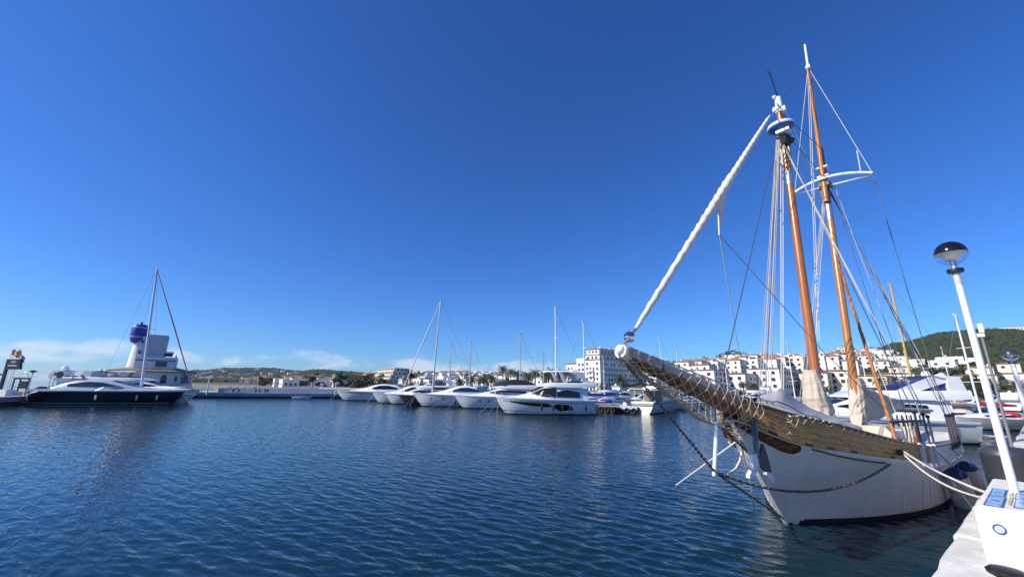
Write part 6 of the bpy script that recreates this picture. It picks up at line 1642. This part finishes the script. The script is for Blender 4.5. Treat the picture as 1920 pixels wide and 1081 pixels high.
# ================================================================ palms, trees, scrub
random.seed(21)
FROND = mat('palm_frond', (.055, .075, .022), .6, var=.35, vscale=.8)
FRONDD = mat('dry_palm_frond', (.16, .12, .05), .8, var=.3, vscale=.8)
PTRUNK = mat('palm_trunk', (.16, .12, .08), .9, var=.35, vscale=3, bump=.5, bscale=8)
def palm_crown(R, n, drop, seed):
    rnd = random.Random(seed); mb = MB()
    for k in range(n):
        a = k * 2.39996 + rnd.uniform(-.2, .2); el = lerp(1.25, -.55, (k / n) ** .8) + rnd.uniform(-.12, .12); L = R * rnd.uniform(.85, 1.1)
        P = []; p = Vector((0, 0, 0)); e = el
        for j in range(8):
            P.append(p.copy()); p = p + Vector((math.cos(a) * math.cos(e), math.sin(a) * math.cos(e), math.sin(e))) * (L / 7); e -= drop * (.10 + .05 * j)
        sd_ = Vector((-math.sin(a), math.cos(a), 0))
        for j in range(7):
            q = P[j].lerp(P[j + 1], .5); t = (P[j + 1] - P[j]).normalized(); w = R * .21 * math.sin(math.pi * min(1, (j + .9) / 8.2)) + .05
            for sgn in (-1, 1):
                for h in range(2):
                    b0 = P[j].lerp(P[j + 1], h * .5); b1 = P[j].lerp(P[j + 1], h * .5 + .34)
                    tipp = b0 + t * (w * .6) + sd_ * (sgn * w) - Vector((0, 0, w * rnd.uniform(.25, .6)))
                    mb.add([b0, b1, tipp], [(0, 1, 2)])
            mb.tube([P[j], P[j + 1]], .03, 3, False)
    return mb.mesh('crown', FROND)
CROWNS = [palm_crown(2.9, 38, 1.0, 1), palm_crown(2.6, 34, 1.25, 2), palm_crown(3.1, 42, .85, 3)]
DRY = []
for sd0 in (4, 5):
    mb = MB(); rnd = random.Random(sd0)
    for k in range(16):
        a = k * 2.4; L = rnd.uniform(1.0, 1.7); q = Vector((math.cos(a), math.sin(a), 0)); s_ = Vector((-q.y, q.x, 0))
        mb.add([q * .15 + s_ * .2, q * .15 - s_ * .2, q * .55 - Vector((0, 0, L))], [(0, 1, 2)])
    DRY.append(mb.mesh('dry_skirt', FRONDD))
def palm(px, top_y, Y, label, gz=None, sc=1.0, group='palms along the waterfront'):
    x = lateral(px, Y); g = land(x, Y) if gz is None else gz
    zt = aty(px, top_y, Y).z - 1.6 * sc; h = max(2.5, zt - g)
    t = thing('palm_tree', label, 'palm', (x, Y, g - .1), random.uniform(0, 6), group)
    bend = random.uniform(-.3, .3)
    obj('trunk', MB().tube([(bend * math.sin(k / 6 * 1.6), .1 * math.sin(k), h * k / 6) for k in range(7)], [.34, .27, .24, .23, .22, .22, .28], 8), PTRUNK, t, 60)
    e = (bend * math.sin(1.6), .1 * math.sin(6), h)
    i = random.randrange(3); c = put('crown', CROWNS[i], t, e); c.scale = (sc,) * 3
    d_ = put('dry_skirt', DRY[i % 2], t, e); d_.scale = (sc,) * 3
PALMS = [(862, 706, 168, 1.1), (884, 699, 165, 1.2), (906, 703, 160, 1.2), (921, 698, 170, 1.2), (943, 682, 160, 1.1), (958, 688, 165, 1.05), (969, 692, 158, 1.0), (990, 694, 162, 1.3), (1003, 689, 170, 1.35), (1024, 694, 158, 1.2), (1036, 689, 164, 1.35), (1050, 693, 172, 1.2),
 (1074, 693, 165, 1.25), (1084, 707, 158, 1.1), (1164, 704, 170, 1.15), (1130, 716, 165, .9), (1318, 700, 172, 1.1), (1394, 711, 168, 1.1), (1412, 716, 165, 1.1), (1505, 726, 165, 1.0), (1550, 722, 166, 1.0), (1655, 706, 172, 1.1), (1698, 708, 170, 1.1), (1775, 716, 158, 1.5), (1800, 708, 162, 1.7), (1822, 722, 156, 1.5), (1886, 716, 160, 1.4), (1912, 712, 158, 1.5), (772, 712, 175, 1.0), (790, 716, 172, 1.0), (826, 712, 180, 1.0), (735, 716, 182, 1.0)]
zone = lambda px: 'behind the sport yachts' if px < 900 else 'behind the largest yacht' if px < 1100 else 'before the apartment blocks' if px < 1340 else 'among the waterfront buildings' if px < 1740 else 'in the green patch at right'
cnt = {}
for px, ty, Y, sc in sorted(PALMS):
    z = zone(px); cnt[z] = cnt.get(z, 0) + 1
    tall = 'tall' if ty < 695 else 'bushy' if sc > 1.25 else 'slender'
    palm(px, ty, Y, '%s green palm %s, %s from the left there' % (tall, z, ORD[cnt[z] - 1]), sc=sc)
# ---- leafy trees
LEAF = [mat('dark_tree_leaf', (.028, .045, .014), .7, var=.4, vscale=.6), mat('olive_tree_leaf', (.06, .075, .028), .7, var=.4, vscale=.6), mat('fresh_tree_leaf', (.05, .085, .02), .7, var=.35, vscale=.6)]
def crown_mesh(seed, n=520, flat=.75):
    rnd = random.Random(seed); mb = MB(); lobes = [(Vector((rnd.gauss(0, .42), rnd.gauss(0, .42), rnd.gauss(.1, .28))), rnd.uniform(.34, .6)) for _ in range(9)]
    for k in range(n):
        c, r = lobes[k % 9]; d = Vector((rnd.gauss(0, 1), rnd.gauss(0, 1), rnd.gauss(0, 1))).normalized(); q = c + Vector((d.x, d.y, d.z * flat)) * r * rnd.uniform(.7, 1.05)
        a = Vector((rnd.gauss(0, 1), rnd.gauss(0, 1), rnd.gauss(0, 1))).normalized(); b = a.cross(d).normalized() if a.cross(d).length > .05 else a.orthogonal(); s_ = rnd.uniform(.07, .13)
        mb.add([q + a * s_, q + b * s_, q - a * s_ * .8, q - b * s_], [(0, 1, 2, 3)])
    return mb
CM = [[crown_mesh(30 + i).mesh('crown', m) for i in range(2)] for m in LEAF]
BARK = mat('tree_bark', (.09, .07, .05), .9, var=.3, vscale=4)
def tree(px, Y, h, R, k, label, group='trees of the town', name='tree', z=None):
    x = lateral(px, Y); g = land(x, Y) if z is None else z
    t = thing(name, label, 'tree', (x, Y, g - .2), random.uniform(0, 6), group)
    tr = MB().tube([(0, 0, 0), (.06 * R, 0, h * .4), (0, .08 * R, h * .7)], [.09 * R, .065 * R, .03 * R], 7)
    for a in (0, 2.1, 4.2): tr.tube([(.04 * R, 0, h * .38), (.45 * R * math.cos(a), .45 * R * math.sin(a), h * .68)], [.045 * R, .02 * R], 5)
    obj('trunk', tr, BARK, t, 60)
    c = put('crown', random.choice(CM[k]), t, (0, 0, h - R * .62)); c.scale = (R, R, R * .85)
TR = []
for i in range(13): TR.append((lerp(1236, 1292, i / 12) + random.uniform(-2, 2), 470 + random.uniform(-15, 15), random.uniform(6, 10), random.uniform(3, 4.6), random.choice((0, 0, 1)), 'on the skyline right of the apartment block'))
for i in range(9): TR.append((lerp(1360, 1398, i / 8) + random.uniform(-3, 3), 440 + random.uniform(-15, 10), random.uniform(7, 11), random.uniform(3.5, 5), 0, 'on the crest above the hillside houses'))
for i in range(16): TR.append((lerp(1285, 1660, i / 15) + random.uniform(-9, 9), random.choice((270, 320, 372, 425)), random.uniform(5, 8), random.uniform(2.6, 4.2), random.choice((0, 1, 2)), 'among the hillside houses'))
for i in range(26): TR.append((lerp(1752, 1852, (i % 13) / 12) + random.uniform(-4, 4), (176, 200)[i // 13] + random.uniform(-6, 10), random.uniform(5.5, 9.5), random.uniform(3.4, 5), random.choice((0, 0, 2)), 'in the dark grove behind the lamp post'))
for i in range(15): TR.append((lerp(640, 1060, i / 14) + random.uniform(-9, 9), random.choice((260, 340, 440, 560)), random.uniform(5, 9), random.uniform(3, 4.8), random.choice((0, 1)), 'between the white houses behind the yachts'))
for i in range(20): TR.append((lerp(470, 745, i / 19) + random.uniform(-6, 6), random.choice((215, 300, 390, 470)), random.uniform(4.5, 8), random.uniform(3, 4.6), random.choice((0, 1)), 'behind the beach'))
cnt = {}
for px, Y, h, R, k, where in sorted(TR, key=lambda q: (q[5], q[0])):
    cnt[where] = cnt.get(where, 0) + 1
    tree(px, Y, h, R, k, '%s tree %s, %s from the left there' % (('dark evergreen', 'olive green', 'bright green')[k], where, TENS[cnt[where] - 1]))
# ---- scrub that covers the hills: nobody could count it
random.seed(8); sc = MB()
ICO = [(0, 0, 1), (.89, 0, .45), (.28, .85, .45), (-.72, .53, .45), (-.72, -.53, .45), (.28, -.85, .45)]
IF = [(0, 1, 2), (0, 2, 3), (0, 3, 4), (0, 4, 5), (0, 5, 1)]
def bush(x, y, z, r, h):
    a = random.uniform(0, 6); ca, sa = math.cos(a), math.sin(a)
    top = [(x + r * random.uniform(.75, 1.2) * (u * ca - v * sa), y + r * random.uniform(.75, 1.2) * (u * sa + v * ca), z + h * w) for u, v, w in ICO]
    bot = [(p[0] + (p[0] - x) * .05, p[1] + (p[1] - y) * .05, z - h * .5) for p in top[1:]]
    sc.add(top + bot, IF + [(1 + k, 6 + k, 6 + (k + 1) % 5, 1 + (k + 1) % 5) for k in range(5)])
for k in range(9500):
    px = random.uniform(1600, 2060); Y = random.uniform(205, 790) if px > 1660 else random.uniform(480, 790); x = lateral(px, Y); z = land(x, Y)
    if z < 9: continue
    r = random.uniform(1.6, 3.6); bush(x, Y, z, r, r * random.uniform(.6, 1.0))
for k in range(5200):
    px = random.uniform(320, 700); Y = random.uniform(700, 2250); x = lateral(px, Y); r = random.uniform(4, 9); bush(x, Y, land(x, Y), r, r * random.uniform(.5, .8))
for k in range(2600):
    px = random.uniform(640, 1700); Y = random.uniform(235, 760); x = lateral(px, Y); r = random.uniform(1.2, 2.6); bush(x, Y, land(x, Y), r, r * .8)
o = obj('hillside_scrub', sc, mat('maquis_scrub', (.036, .052, .018), .9, col2=(.016, .025, .010), vscale=.05, detail=8), None, 0); o['kind'] = 'stuff'
# ================================================================ thin sea air
hz = MB().box((0, 1500, 95), (40000, 34000, 200))
hm = bpy.data.materials.new('sea_air'); hm.use_nodes = True
ht = hm.node_tree; ht.nodes.clear()
ho_ = ht.nodes.new('ShaderNodeOutputMaterial'); hv = ht.nodes.new('ShaderNodeVolumePrincipled')
hv.inputs['Color'].default_value = (.85, .92, 1, 1); hv.inputs['Density'].default_value = 0.00004; hv.inputs['Anisotropy'].default_value = 0.2
ht.links.new(hv.outputs[0], ho_.inputs['Volume'])
o = obj('haze', hz, hm); o['kind'] = 'stuff'
